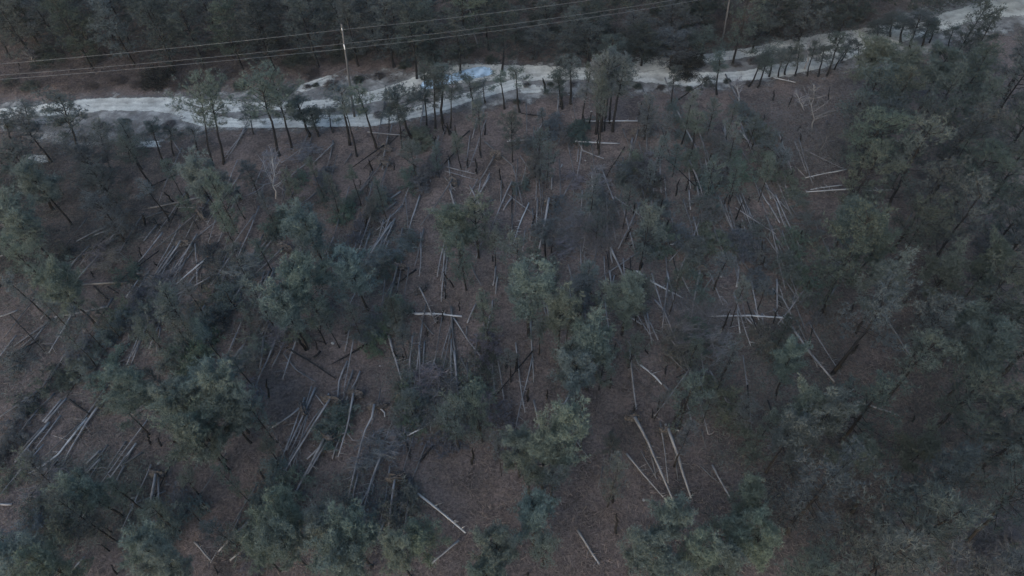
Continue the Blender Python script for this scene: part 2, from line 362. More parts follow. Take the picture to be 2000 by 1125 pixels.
def fallen_crown_proto(seed, L=5.0, R=2.1, green=True, nl=20):
    """crown lying on the ground along +X, squashed by its own weight"""
    r = np.random.default_rng(seed); P_ = []; D_ = []; T_ = []; tr = MB()
    tr.tube([(0, 0, 0.25), (L * 0.5, r.normal(0, .15), 0.25), (L, r.normal(0, .3), 0.15)], [0.07, 0.05, 0.015], 5)
    for i in range(nl):
        x = L * (0.02 + 0.93 * (i + r.random()) / nl); az = r.uniform(-0.25, math.pi + 0.25)
        l = R * r.uniform(0.5, 1.15) * (1.0 if x < L * 0.7 else 0.65)
        d = np.array([r.uniform(0.3, 1.0), math.cos(az), max(-0.05, math.sin(az)) * 0.75]); d /= np.linalg.norm(d)
        s = np.linspace(0, 1, 4)[:, None]; q = np.array([x, 0, 0.25]) + d * l * s; q[:, 2] = np.maximum(0.06, q[:, 2] - 0.25 * s[:, 0] ** 2 * l * 0.5)
        tr.tube(q, np.linspace(0.035, 0.01, 4), 4, caps=False)
        nb = int(4 + l * (2.6 if green else 2.6))
        for k in range(nb):
            u = r.uniform(0.2, 1); c0 = np.array([np.interp(u, s[:, 0], q[:, j]) for j in range(3)])
            e = c0 + np.array([r.uniform(0, 0.45), r.normal(0, 0.4), r.uniform(-0.15, 0.4)]); e[2] = max(e[2], 0.05)
            if green:
                tone0 = r.normal(0.45, 0.15)
                for g in range(int(r.integers(3, 7))):
                    cc = c0 + (e - c0) * r.uniform(0.2, 1.15) + r.normal(0, 0.14, 3); cc[2] = max(cc[2], 0.05)
                    P_.append(np.repeat(cc[None], 10, 0)); D_.append((e - c0) + np.array([0, 0, 0.2]) + r.normal(0, 0.6, (10, 3)))
                    T_.append(np.clip(tone0 + r.normal(0, 0.12, 10), 0, 1))
            else:
                tr.tube([c0, e], [0.012, 0.005], 3, caps=False)
                P_.append(c0 + (e - c0) * r.random((13, 1))); D_.append((e - c0) + r.normal(0, 0.3, (13, 3))); T_.append(np.clip(r.normal(0.55, 0.22, 13), 0, 1))
    P_ = np.concatenate(P_); D_ = np.concatenate(D_); T_ = np.concatenate(T_); n = len(P_)
    if green: V, Fc = blades(P_, D_, r.uniform(0.2, 0.36, n), np.full(n, 0.038), r)
    else: V, Fc = blades(P_, D_, r.uniform(0.3, 0.7, n), np.full(n, 0.028), r)
    V[:, 2] = np.maximum(V[:, 2], 0.02)
    return tr.mesh('limbs', M_LOG), mesh('fallen_crown', V, Fc, M_NEEDLE if green else M_TWIG, {'tone': np.repeat(T_, 3)})
FGREEN = [fallen_crown_proto(300 + i, L=[4.6, 5.6, 4.0][i % 3], nl=[20, 15, 12][i % 3]) for i in range(6)]
FDEAD = [fallen_crown_proto(400 + i, L=[4.0, 3.2, 4.6][i % 3], green=False) for i in range(4)]

# ------------------------------------------------------------------ standing pines
rnd = random.Random(11)
TINT = {'g': (0.140, 0.164, 0.138), 'b': (0.132, 0.163, 0.147), 'y': (0.145, 0.167, 0.136), 'd': (0.088, 0.102, 0.092), 'k': (0.138, 0.154, 0.148)}
TWORD = {'g': 'green', 'b': 'blue-green', 'y': 'olive-green', 'd': 'dark', 'k': 'grey-green'}
trees = []      # x, y of every crown so far
def pine(bx, by, bz, H, R, tint, kind='full', lean=(0, 0), name='pine_tree', desc=None, group='standing pines', tscale=1.0, dark=1.0):
    pr = rnd.choice({'full': PROTO, 'thin': PTHIN, 'bushy': PBUSH, 'dome': PDOME}[kind])
    e = bpy.data.objects.new(name, None); C.objects.link(e)
    e.location = (bx, by, bz); sz = H / 12.0
    e.rotation_euler = (lean[0], lean[1], 0)
    k = R / (1.7 if kind == 'thin' else 2.6); rz = rnd.uniform(0, 6.28)
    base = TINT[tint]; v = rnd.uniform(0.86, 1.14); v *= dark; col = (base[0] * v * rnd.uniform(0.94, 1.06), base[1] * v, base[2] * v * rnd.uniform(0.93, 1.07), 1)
    tr = add('trunk', pr[0], e, rot=(0, 0, rz), scale=(k * 0.5 + 0.5 * sz * tscale, k * 0.5 + 0.5 * sz * tscale, sz)); tr.color = (1, 1, 1, 1)
    cr = add('crown', pr[1], e, rot=(0, 0, rz), scale=(k * 0.5 + 0.5 * sz * tscale,) * 2 + (sz,), color=col)
    tr.scale = cr.scale = (k, k, sz)
    cz = bz + H * 0.77
    px, py, _ = proj((bx, by, cz)); trees.append((bx, by, R))
    if kind == 'dome': cr.color = tuple(c_ * 1.2 for c_ in col[:3]) + (1,)
    hw = 'tall' if H > 10.8 else ('short' if H < 8.8 else rnd.choice(['mature', 'upright']))
    cw = 'slim open crowned' if kind == 'thin' else 'bushy' if kind == 'bushy' and R < 2.5 else ('broad' if R > 2.75 else ('narrow' if R < 2.0 else 'full'))
    tag(e, label(desc or f'{hw} {cw} {TWORD[tint]} pine', px, py), 'tree', group)
    return e
def pine_bt(s):
    """base px, top px, crown radius px, tint, kind"""
    bx, by, tx, ty, rp, tint, kind = s
    B = at(bx, by); T = top_over(B, tx, ty); d = T - B; H = np.linalg.norm(d)
    _, _, dz = proj(T); R = rp * rnd.uniform(0.95, 1.35) * dz / F_PX
    ly = math.atan2(d[0], d[2]); lx = -math.atan2(d[1], math.hypot(d[0], d[2]))
    pine(B[0], B[1], B[2], H, R, tint, kind, (lx, ly))
def pine_c(cx, cy, rp, tint, H=None, kind='full', dark=1.0):
    """crown centre px and radius"""
    H = H or rnd.uniform(8.5, 11.2); P_ = at(cx, cy, H * 0.77); _, _, dz = proj(P_); R = rp * dz / F_PX
    pine(P_[0], P_[1], float(hgt(P_[0], P_[1])), H, R, tint, kind, (rnd.gauss(0, 0.03), rnd.gauss(0, 0.03)), dark=dark)
BT = [(170,325,105,185,46,'d','full'),(277,330,236,238,26,'k','thin'),(317,315,292,238,22,'d','thin'),(340,303,328,250,16,'d','thin'),
(417,325,385,175,44,'g','full'),(437,318,410,165,40,'g','full'),(545,303,508,150,46,'g','full'),(570,288,540,170,40,'g','full'),(605,265,578,200,34,'d','thin'),(622,265,606,214,22,'d','thin'),
(683,282,668,178,26,'k','thin'),(697,305,672,192,24,'b','thin'),(735,288,702,172,26,'g','thin'),(803,268,762,178,40,'d','full'),(785,288,775,205,24,'d','full'),
(833,245,828,128,18,'d','thin'),(850,250,848,142,28,'d','thin'),(864,240,870,128,30,'b','thin'),(880,250,884,165,20,'d','thin'),(925,225,912,150,34,'k','full'),(948,200,945,160,20,'k','full'),(985,212,978,142,20,'b','thin'),(1015,218,1003,134,22,'b','thin'),
(1098,212,1088,142,26,'d','thin'),(1115,202,1117,122,26,'k','thin'),(1137,240,1152,128,16,'d','thin'),(1175,257,1186,110,34,'k','full'),(1190,240,1200,104,38,'k','full'),(1164,260,1172,118,26,'k','thin'),(1170,300,1178,150,16,'d','thin'),(1197,256,1213,118,30,'k','thin'),(1183,230,1194,95,30,'g','full'),
(1310,206,1319,135,14,'d','thin'),(1400,185,1409,100,20,'b','thin'),(1327,194,1386,152,18,'d','thin'),(1463,168,1492,104,22,'d','thin'),(1480,170,1502,110,18,'d','thin'),(1502,150,1517,88,20,'k','thin'),(1520,150,1532,98,16,'k','thin'),(1533,146,1546,95,18,'d','thin'),
(1553,148,1562,86,20,'k','thin'),(1577,148,1596,80,16,'d','thin'),(1598,148,1612,95,18,'d','thin'),(1615,147,1644,72,18,'d','thin'),(1630,135,1652,90,16,'d','thin'),(1642,120,1668,76,16,'d','thin'),(1676,120,1678,84,14,'d','thin'),
(1738,72,1742,30,20,'d','thin'),(1760,84,1768,30,22,'d','thin'),(1776,98,1792,26,26,'d','thin'),(1800,92,1818,38,22,'d','thin'),(1815,84,1828,40,18,'d','thin'),(1712,84,1716,46,22,'d','thin'),
(1128,636,1144,545,26,'k','thin'),(1120,620,1134,540,24,'k','thin'),(390,300,372,250,20,'k','thin'),(215,330,190,240,24,'k','full'),(255,312,243,245,20,'d','full'),(1060,270,1058,215,14,'k','thin'),(1850,100,1862,52,24,'d','full'),(60,262,44,205,26,'k','full'),(20,270,4,222,26,'d','full'),(495,262,484,212,22,'k','full'),(650,258,640,214,20,'k','full')]
for s in BT: pine_bt(s)
CL = [(345,775,46,'g'),(430,770,50,'g'),(460,830,42,'g'),(385,850,48,'g'),(330,830,36,'k'),(480,785,34,'b'),
(1010,870,40,'b'),(1078,855,44,'y'),(1115,895,44,'g'),(1030,915,38,'g'),(1170,870,40,'b'),(1200,925,26,'k'),(960,850,26,'k'),
(500,1070,50,'g'),(560,1060,50,'b'),(625,1030,50,'g'),(690,1050,50,'b'),(600,1110,50,'g'),(775,1075,46,'y'),(700,1120,46,'g'),(980,1075,48,'g'),(950,1120,42,'b'),(1040,1010,44,'b'),(1060,1060,30,'b'),(1245,1070,46,'b'),(1310,1010,50,'g'),(350,800,50,'g'),(410,760,52,'g'),(440,800,50,'g'),(390,840,46,'g'),(1060,890,46,'g'),(1150,660,50,'g'),(1350,1075,46,'g'),(1480,1060,44,'g'),(560,1010,42,'g'),(660,1090,50,'g'),(820,1060,44,'y'),(1370,1050,30,'k'),(1290,1110,46,'b'),(1430,1040,44,'g'),(1425,1100,44,'b'),
(280,1075,44,'g'),(40,1080,56,'g'),(110,1110,50,'g'),(170,960,40,'g'),(100,955,40,'g'),(140,1000,34,'d'),(340,1110,44,'g'),(220,1120,40,'k'),(330,970,30,'k'),(390,960,30,'k'),
(270,760,44,'g'),(250,720,34,'k'),(330,700,36,'k'),(60,700,40,'k'),(170,700,40,'k'),(120,740,34,'g'),(30,850,36,'k'),(200,650,30,'g'),
(890,440,46,'g'),(925,415,36,'y'),(860,480,40,'b'),(900,490,36,'b'),(845,430,30,'b'),(1005,495,34,'b'),(950,500,26,'k'),
(600,440,44,'b'),(655,430,40,'b'),(570,480,36,'k'),(690,470,30,'k'),(590,545,48,'g'),(640,570,44,'g'),(560,600,40,'g'),(610,610,34,'b'),(695,535,40,'b'),(730,560,34,'b'),(530,550,34,'k'),
(1030,570,50,'g'),(990,610,46,'g'),(1050,640,46,'b'),(1095,610,40,'g'),(1010,670,40,'k'),(1140,535,32,'b'),(1225,585,44,'g'),(1195,640,46,'b'),(1155,680,46,'y'),(1190,705,42,'b'),(1130,725,40,'b'),(1240,640,34,'b'),(1110,690,30,'g'),
(1265,440,36,'k'),(1440,700,40,'k'),(1480,720,42,'b'),(1380,700,34,'k'),(1420,850,40,'k'),(1380,880,40,'k'),(1460,900,44,'k'),(1470,980,42,'g'),(1390,970,34,'k'),(1350,770,34,'b'),
(1555,700,40,'b'),(1530,760,42,'k'),(1575,800,46,'g'),(1620,810,44,'g'),(1545,850,40,'k'),(1670,880,40,'g'),(1760,870,46,'k'),(1800,880,40,'g'),(1900,640,50,'g'),(1930,690,46,'b'),(1870,700,40,'k'),
(1660,430,44,'b'),(1710,470,40,'g'),(1600,470,36,'k'),(1730,560,44,'g'),(1800,640,36,'k'),(1850,540,44,'g'),(1940,510,40,'g'),(1880,420,40,'k'),(1870,400,34,'b'),
(1720,110,44,'g'),(1760,140,48,'g'),(1840,130,46,'g'),(1900,130,40,'g'),(1930,60,34,'d'),(1905,40,26,'d'),
(185,385,50,'g'),(110,400,44,'k'),(240,400,40,'g'),(140,450,44,'k'),(30,430,44,'g'),(70,350,40,'g'),(390,345,40,'k'),(420,370,30,'g'),(120,560,44,'g'),(60,580,40,'k'),(40,500,36,'g'),
(840,290,34,'k'),(820,330,30,'k'),(420,510,26,'k'),(480,560,34,'g'),(500,620,34,'k'),(420,610,30,'k'),(430,680,40,'g'),(380,730,30,'k'),(330,600,34,'b'),(880,800,34,'b'),(930,790,34,'b'),(1140,420,26,'k')]
DROP = {(640,570),(570,480),(730,560),(610,610),(530,550),(430,680),(380,730),(330,700),(170,700),(120,740),(1050,640),(990,610),(1195,640),(1190,705),(1240,640),(860,480),(845,430),(655,430),(185,385),(140,450),(240,400),(480,560),(500,620),(460,830),(1115,895),(1170,870),(200,650),(1480,720),(1460,900),(600,1110),(700,1120),(100,955)}
def x_low(cx, cy): return (cx < 480 and (cx * 3 + cy) % 5 < 3) or cx > 1500 or (cx * 3 + cy) % 5 < 1
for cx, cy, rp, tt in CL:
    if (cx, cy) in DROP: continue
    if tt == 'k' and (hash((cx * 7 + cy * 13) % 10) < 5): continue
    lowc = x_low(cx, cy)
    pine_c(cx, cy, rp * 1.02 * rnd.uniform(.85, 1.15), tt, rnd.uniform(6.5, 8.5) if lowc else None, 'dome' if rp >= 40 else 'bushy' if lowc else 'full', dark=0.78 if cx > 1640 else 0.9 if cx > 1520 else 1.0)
def inside(p, poly):
    x, y = p; c = False; n = len(poly)
    for i in range(n):
        x1, y1 = poly[i]; x2, y2 = poly[i - 1]
        if (y1 > y) != (y2 > y) and x < (x2 - x1) * (y - y1) / (y2 - y1) + x1: c = not c
    return c
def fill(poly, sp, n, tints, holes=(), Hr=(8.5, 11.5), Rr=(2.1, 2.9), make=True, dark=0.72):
    xs = [p[0] for p in poly]; ys = [p[1] for p in poly]; out = []
    for _ in range(n):
        x, y = rnd.uniform(min(xs), max(xs)), rnd.uniform(min(ys), max(ys))
        if not inside((x, y), poly) or any(math.hypot(x - a, y - b) < r for a, b, r in holes): continue
        H = rnd.uniform(*Hr); P_ = at(x, y, H * 0.62); R = rnd.uniform(*Rr)
        if any((P_[0] - q[0]) ** 2 + (P_[1] - q[1]) ** 2 < sp * sp for q in trees): continue
        t_ = rnd.choice(tints); bz = float(hgt(P_[0], P_[1]))
        if make and 1000 < x < 1450 and y < 80: H = rnd.uniform(4, 5.6)
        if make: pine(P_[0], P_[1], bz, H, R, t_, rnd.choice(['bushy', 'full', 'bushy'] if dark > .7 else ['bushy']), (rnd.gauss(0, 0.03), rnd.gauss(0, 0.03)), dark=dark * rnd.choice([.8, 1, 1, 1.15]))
        else: trees.append((P_[0], P_[1], R)); out.append((P_[0], P_[1], bz, H, R, t_))
    return out
for q_ in ((1411, 84), (1413, 98)):
    q_ = at(*q_); trees.append((q_[0], q_[1], 1))
_q = at(1418, 60); trees.append((_q[0], _q[1], 1))
SMALL = [(1270,215),(1300,240),(1345,215),(1365,245),(1390,215),(1420,215),(1455,265),(1480,240),(1505,330),(1520,300),(1440,330),(1400,330),(1330,300),(1290,300),(1260,340),(1225,400),(1170,430),(1150,380),(1075,300),(1040,270),(985,240),(930,230),(890,270),(840,310),(800,300),(745,380),(690,350),(650,360),(610,330),(560,350),(480,330),(450,350),(505,390),(440,420),(330,340),(360,400),(300,370),(520,480),(600,510),(470,500),(700,610),(560,610),(500,580),(640,640),(450,560),(380,580),(330,620),(270,640),(210,610),(150,620),(90,600),(30,560),(390,660),(460,700),(300,740),(240,800),(130,660),(970,470),(1050,510),(1090,540),(950,610),(1060,640),(1000,700),(1110,640),(1170,720),(1230,680),(1250,560),(1330,560),(1400,520),(1450,560),(1500,560),(1540,640),(1420,700),(1360,680),(1300,780),(1380,790),(1440,790),(1490,830),(1350,850),(1200,860),(1130,830),(1060,930),(960,880),(860,790),(810,770),(930,810),(780,650),(760,600),(500,900),(440,930),(350,930),(300,1000),(240,960),(60,930),(180,1020),(420,1030),(520,1010),(700,990),(660,1000)]
for sx, sy in SMALL:
    H = rnd.uniform(3.6, 7.2); pine_c(sx + rnd.gauss(0, 8), sy + rnd.gauss(0, 6), rnd.uniform(15, 27) * (0.8 + sy / 2500), rnd.choice('gkbkkd'), H, rnd.choice(['thin', 'bushy', 'full']))
RIGHT = [(1750,130),(2035,90),(2035,1165),(1500,1165),(1520,960),(1580,780),(1680,700),(1640,480),(1700,300),(1690,180)]
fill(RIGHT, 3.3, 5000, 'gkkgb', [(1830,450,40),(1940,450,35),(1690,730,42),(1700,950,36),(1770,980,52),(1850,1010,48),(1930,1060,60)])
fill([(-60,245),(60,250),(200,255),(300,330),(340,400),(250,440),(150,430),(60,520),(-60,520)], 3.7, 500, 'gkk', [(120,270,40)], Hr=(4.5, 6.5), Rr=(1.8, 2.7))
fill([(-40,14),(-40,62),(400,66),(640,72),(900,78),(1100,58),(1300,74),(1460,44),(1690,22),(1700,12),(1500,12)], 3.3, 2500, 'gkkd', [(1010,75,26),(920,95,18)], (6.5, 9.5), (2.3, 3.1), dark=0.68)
print('pines', len(trees))

# the wood further off, one mass
def far_mass():
    spots = fill([(-200,-150),(-200,12),(1720,8),(1900,-30),(2200,-90),(2200,-150)], 3.2, 6000, 'gkd', (), (7, 10), (2.4, 3.1), make=False)
    VV = []; FF = []; TT = []; n0 = 0; TV = []; TF = []; tn = 0
    for (x, y, z, H, R, t_) in spots[:230]:
        pr = PBUSH[rnd.randrange(6)][1]; n = len(pr.vertices); co = np.empty(n * 3, np.float32); pr.vertices.foreach_get('co', co); co = co.reshape(-1, 3).copy()
        to = np.empty(n, np.float32); pr.attributes['tone'].data.foreach_get('value', to)
        co = co.reshape(-1, 9)[::2].reshape(-1, 3); to = to.reshape(-1, 3)[::2].ravel(); n = len(co)
        c = (co.reshape(-1, 3, 3)).mean(1, keepdims=True); co = (c + (co.reshape(-1, 3, 3) - c) * 1.4).reshape(-1, 3)
        a = rnd.uniform(0, 6.28); k = R / 2.6
        co = np.column_stack([(co[:, 0] * math.cos(a) - co[:, 1] * math.sin(a)) * k + x, (co[:, 0] * math.sin(a) + co[:, 1] * math.cos(a)) * k + y, co[:, 2] * H / 12 + z])
        VV.append(co); TT.append(to); n0 += n
        tv, tq, _ = tube([(x, y, z - .3), (x, y, z + H * .6)], [.16, .1], 5); TV.append(tv); TF += [tuple(i + tn for i in q) for q in tq]; tn += len(tv)
    V = np.concatenate(VV); o = add('distant_pine_wood', mesh('distant_pine_wood', V, np.arange(len(V)).reshape(-1, 3), M_NEEDLE, {'tone': np.concatenate(TT)}), color=(0.075, 0.086, 0.072, 1))
    tag(o, kind='stuff', label='mass of dark pines at the far edge beyond the power line', cat='wood')
far_mass()

# ------------------------------------------------------------------ fallen trees
def parse(s):
    out = []
    for ln in s.strip().splitlines():
        for it in ln.split(';'):
            it = it.strip()
            if it: a = it.split(); out.append(([float(v) for v in a[0].split(',')], a[1] if len(a) > 1 else '', a[2:]))
    return out
# x0,y0 (root end), x1,y1 (tip end) [,via x,y ...], flags: p pale, w white, k charred/dark, t thin, T thick, r root plate, g green crown, d dead crown
LOGS = '''
346,348,290,373 k; 720,265,783,270 p; 783,270,850,274 k; 753,295,683,337 rk; 687,303,673,323 ; 607,318,540,370 p; 787,307,813,328 k; 917,257,880,290 k; 868,247,887,268 k; 947,280,1010,335 T
898,293,863,330 k; 873,330,927,343 pt; 870,337,933,353 pt; 968,310,933,360 r; 957,340,943,367 pt; 748,325,705,375 rg; 885,362,822,447 r; 1000,358,966,432 pd; 957,350,920,405 p; 963,392,927,418 ; 1000,388,983,412 p
1063,243,1040,275 p; 1067,257,1045,285 pt; 1070,272,990,278 w; 1143,241,1245,240 wT; 1123,283,1210,287 w; 1138,275,1127,345 p; 1130,292,1127,318 pt; 1235,273,1227,320 pg; 1262,262,1262,300 Trd; 1155,340,1157,372 wd
1098,322,1094,329 wt; 1078,347,1077,372 pt; 1216,310,1220,340 t; 1293,233,1320,258 g; 1423,190,1465,243 g; 1443,263,1473,300 pg; 1470,278,1493,305 p; 1345,327,1348,370 p; 1362,290,1373,343 g; 1337,290,1339,310 t; 1447,297,1463,317 t
1017,222,1057,227 kt; 1650,337,1570,353 w; 1643,365,1582,373 w; 1660,375,1572,380 w; 1740,373,1687,375 wt; 1553,163,1510,153 wt
397,397,293,412 rT; 400,407,347,407 pt; 320,415,283,427 ; 317,413,358,427 k; 293,435,333,445 kt; 300,428,313,447 k; 392,423,300,492 r; 500,425,450,493 pt; 212,445,152,475 p; 215,452,183,462 p; 240,458,137,512 kd; 37,493,-10,505 p
345,488,307,542 p; 360,482,310,542 prg; 380,487,333,552 pt; 407,510,347,560 w; 415,547,328,592 pg; 255,555,138,558 T; 273,548,248,583 w; 280,555,258,583 w; 112,590,82,625 ; 213,603,110,623 p; 110,622,27,678 T; 37,608,-8,622 p
287,647,273,680,260,712 pTg; 313,635,292,682 p; 315,642,307,688 t; 255,648,252,682 t; 407,607,370,662 pg; 473,570,470,598 t; 402,673,392,703 pt; 477,677,453,712 p; 187,562,212,587 k; 213,563,233,575 k; 45,680,110,622 t
533,458,500,498 pd; 540,462,508,500 pd; 557,490,500,535 r; 535,525,503,558 ; 783,377,747,400 p; 775,397,750,418 ; 787,408,737,455 p; 767,442,722,508 pTd; 758,453,738,492 pd; 760,472,750,500 pd; 723,458,703,512 p; 772,430,745,470 p; 764,452,728,505 p; 753,448,716,500 pt
778,527,747,627 Trg; 813,528,773,558 k; 727,565,700,578 p; 822,572,852,635 pr; 820,622,847,655 t; 903,622,850,616,795,615 w; 852,617,810,616 w; 800,602,813,615 k; 930,595,913,632 p; 912,640,910,662 t; 882,602,884,640,890,692 T; 882,665,882,775 pg; 888,690,895,775 pT
820,680,822,790 p; 760,658,785,745 pTg; 720,672,680,695,650,712 k; 680,708,663,740,660,790 p; 552,585,545,612 p; 512,575,498,595 p; 537,558,517,588 ; 563,615,550,623 p; 547,648,505,742 pTd; 562,683,610,712,657,743 k; 555,692,575,722,617,747 ; 615,667,637,672 kt; 627,688,613,700 k
968,682,985,785 pg; 962,708,966,785 p; 962,588,961,620 pt; 968,522,963,560 p; 972,542,968,575 p; 941,475,930,505 pt; 867,532,870,558 kt
1033,398,1018,430,1003,478 w; 1072,400,1052,498 pTr; 1137,375,1135,428 p; 1107,453,1067,452 p; 1163,435,1162,498 t; 1223,440,1193,443 t; 1273,380,1270,422 p; 1345,375,1348,412 p; 1353,430,1365,478 p; 1402,390,1430,455 pTg; 1437,472,1447,495 p; 1483,372,1503,404 p; 1502,404,1522,438 p
1322,442,1328,455 p; 1393,455,1413,503 ; 1303,475,1312,492 ; 1318,478,1305,479 wt; 1333,482,1342,508 pg; 1192,488,1217,545 pTg; 1192,490,1196,515 p; 1190,532,1193,565,1197,598 p; 1242,533,1270,552,1333,585 w; 1210,520,1242,533 k; 1297,562,1303,580,1308,598 ; 1278,588,1312,622 pd
1365,537,1347,635 pTrd; 1442,523,1438,562 p; 1407,582,1422,597 p; 1545,625,1460,622,1383,621 wT; 1440,605,1442,628,1445,652 wt; 1452,618,1487,655 p; 1460,618,1495,662 p; 1457,522,1470,548 ; 1268,630,1276,645,1285,665 p; 1338,685,1347,725 pg; 1385,728,1425,800 pg; 1417,777,1445,808 
1250,715,1270,730,1292,752 w; 1295,753,1330,787 ; 1067,595,1072,625 p; 1062,590,1067,618 p; 1167,602,1140,597 k; 1018,518,1017,548 pt; 1103,610,1106,632 pt; 1400,595,1382,635 pt
1527,392,1545,422 t; 1543,405,1556,424 t; 1513,477,1537,542 p; 1612,485,1653,567 T; 1757,458,1780,418 T; 1630,565,1603,615 ; 1507,565,1533,588 p; 1528,622,1575,690,1627,750 pT; 1510,605,1537,642 p; 1720,612,1780,702 T; 1633,632,1580,632 t; 1533,552,1573,608 t
80,770,-8,828 T; 110,770,78,797 ; 133,780,90,828 p; 123,782,85,825 p; 100,827,32,905 pT; 85,838,45,880 ; 173,818,140,857,110,895,60,925 wT; 200,790,180,815,130,897 pTd; 138,783,180,813 k; 248,863,210,917 ; 268,867,235,910 w; 280,885,205,927 ; 197,882,170,907 p; 200,898,173,925 p
262,875,240,915 t; 255,880,228,918 t; 127,957,83,997 p; 27,987,-8,985 p; 312,932,300,975,288,1027 pTrg; 315,937,315,1018 p; 303,777,280,795 t; 168,1088,143,1118 p; 382,1060,413,1095 p; 500,1012,430,1080 pT; 510,1040,450,1095 p; 273,1077,260,1103 p; 97,970,76,1010 t; 118,1018,95,1030 t
643,770,635,783 wt; 630,800,618,813,568,902 p; 650,790,630,818,540,958 pr; 638,862,595,935,550,1017 pTrg; 637,862,600,898 p; 695,777,680,845,663,897 pr; 693,777,683,803 ; 667,852,650,897 p; 735,800,732,820,713,853,700,907,683,977 pTrd; 748,888,730,930,712,993 pTd; 733,947,727,968 t; 732,848,728,857 p
870,807,830,835,795,853 wT; 590,803,560,822,530,838 pr; 817,967,860,1002,885,1022,910,1043 wT; 897,1057,870,1080,843,1102 p; 775,943,767,993,760,1047 pr; 775,987,768,1040 p; 753,1017,738,1057 p; 802,937,796,995,790,1043 ; 780,1007,785,1023 t; 740,797,752,805,752,815 wt; 790,845,795,870,802,897 k; 845,873,820,903 k
507,920,522,945 k; 710,965,707,985 t; 700,925,692,960 pt; 697,940,689,972 p
1112,775,1095,803,1077,832 wt; 1238,823,1270,875,1297,940,1315,983 pTr; 1302,847,1325,915,1348,977 pTr; 1223,888,1295,972 p; 1390,910,1427,977 p; 1398,812,1470,827 p; 1400,816,1465,832 ; 1128,1037,1148,1070,1170,1103 p; 1370,840,1378,875 t; 1177,912,1167,955 t; 1672,787,1753,813 p; 1325,843,1318,839 w; 1367,910,1400,940 t; 1318,885,1335,888 t
730,338,690,395 g; 1495,372,1545,420 g; 1058,320,1030,350 g; 1245,265,1225,330 rg; 1410,255,1430,300 g; 1120,350,1100,385 g; 620,380,575,415 g; 350,560,320,600 g; 770,560,740,610 g; 920,520,940,560 t; 1335,600,1375,650 d; 560,640,520,680 d; 470,590,430,630 g; 180,480,140,520 d; 1060,420,1090,470 d; 1420,470,1460,530 g; 1500,440,1540,500 g; 90,640,60,680 g; 1300,690,1350,740 g; 900,700,930,760 d; 850,740,880,790 g
'''
FC = '''1045,330,g 1085,255,g 1100,275,k 1250,345,d 1270,365,d 1240,325,g 1350,320,g 1320,225,g 1350,255,g 1450,225,g 1470,250,d 1480,315,g 1510,345,g 1545,360,g 1555,395,g 1380,410,k 1280,410,g 1170,395,g 1190,420,g 1165,360,x 1125,360,x 1260,475,d 1280,455,g 1320,465,k 1360,495,g 1380,465,g 1410,475,k 1440,475,g 1465,460,k 1540,475,g 1530,515,g 1565,545,g 1480,505,k 1585,595,g 1320,625,x 1350,645,d 1320,670,g 1350,695,g 1485,655,g 1505,690,g 1625,515,x 1090,475,k 1060,460,k 1120,445,x 1150,460,g
320,600,g 280,612,g 240,607,g 425,622,g 390,637,g 490,612,g 510,627,k 620,607,g 350,687,g 395,702,g 240,697,g 190,712,g 150,722,g 105,732,d 165,677,k 505,672,x 480,702,x 550,652,x 725,642,g 740,657,g 770,602,k 785,622,g 800,752,g 790,772,g 825,777,g 860,757,g 925,762,g 930,782,g 890,797,g 845,737,x 950,677,g 940,702,d 655,827,g 665,807,g 715,882,x 750,867,x 775,857,x 780,947,g 795,962,k 550,992,d 530,977,g 575,937,g 545,912,g 500,992,k 350,972,k 380,992,k 150,942,d 185,962,d 135,997,d 75,1012,k 50,902,k 30,862,k 60,797,k
633,395,d 543,442,d 643,505,k 740,395,k 733,408,k 707,448,g 787,485,x 740,508,x 767,518,k 800,478,k 833,350,g 850,320,g 800,353,g 817,277,k 600,300,x 583,360,k 633,353,k 200,492,x 227,508,x 127,575,x 120,498,d 257,535,d 247,622,g 300,602,g 277,588,k 327,552,x 417,562,d 440,582,g 467,562,g 430,515,g 410,498,d 433,628,d 213,652,k 1030,300,g 1130,265,d 1265,245,k 1390,350,k 1400,290,g 1420,340,k'''
rf = random.Random(77); EXTRA = []
for it in FC.split():
    a = it.split(','); x, y = float(a[0]), float(a[1]); dx = (x - 1050) / 900 * 0.75 + rf.gauss(0, .12); n_ = math.hypot(dx, 1); dx, dy = dx / n_, 1 / n_
    L_ = rf.uniform(45, 85) * (0.75 + y / 2200)
    EXTRA.append(([x - dx * (L_ + 26), y - dy * (L_ + 26), x - dx * 26, y - dy * 26], {'x': 'd', 'g': 'g', 'k': 'gK', 'd': 'gD'}[a[2]] + rf.choice(['', 'p', 't', 't']), []))
BUND = [(330,530),(150,800),(120,860),(600,850),(640,870),(700,900),(740,930),(770,990),(740,470),(520,700),(280,660),(880,700),(970,730),(980,380),(930,370),(1130,310),(1070,440),(1230,300),(1350,380),(1410,430),(1520,440),(1460,290),(1300,600),(1360,590),(1480,640),(1280,640),(1200,520),(1400,760),(1270,900),(1330,900),(230,890),(310,980),(480,1030),(440,650),(60,640),(200,480),(340,440),(640,310),(700,360),(560,360),(1010,440),(1160,450),(1620,520),(1560,620),(820,710),(800,620),(1190,560),(1620,660),(1340,700),(660,720)]
BUND += [(rf.uniform(420, 1560), rf.uniform(240, 900)) for _ in range(70)] + [(rf.uniform(0, 520), rf.uniform(420, 1080)) for _ in range(20)] + [(rf.uniform(300, 1600), rf.uniform(250, 600)) for _ in range(35)] + [(rf.uniform(900, 1600), rf.uniform(280, 800)) for _ in range(45)]
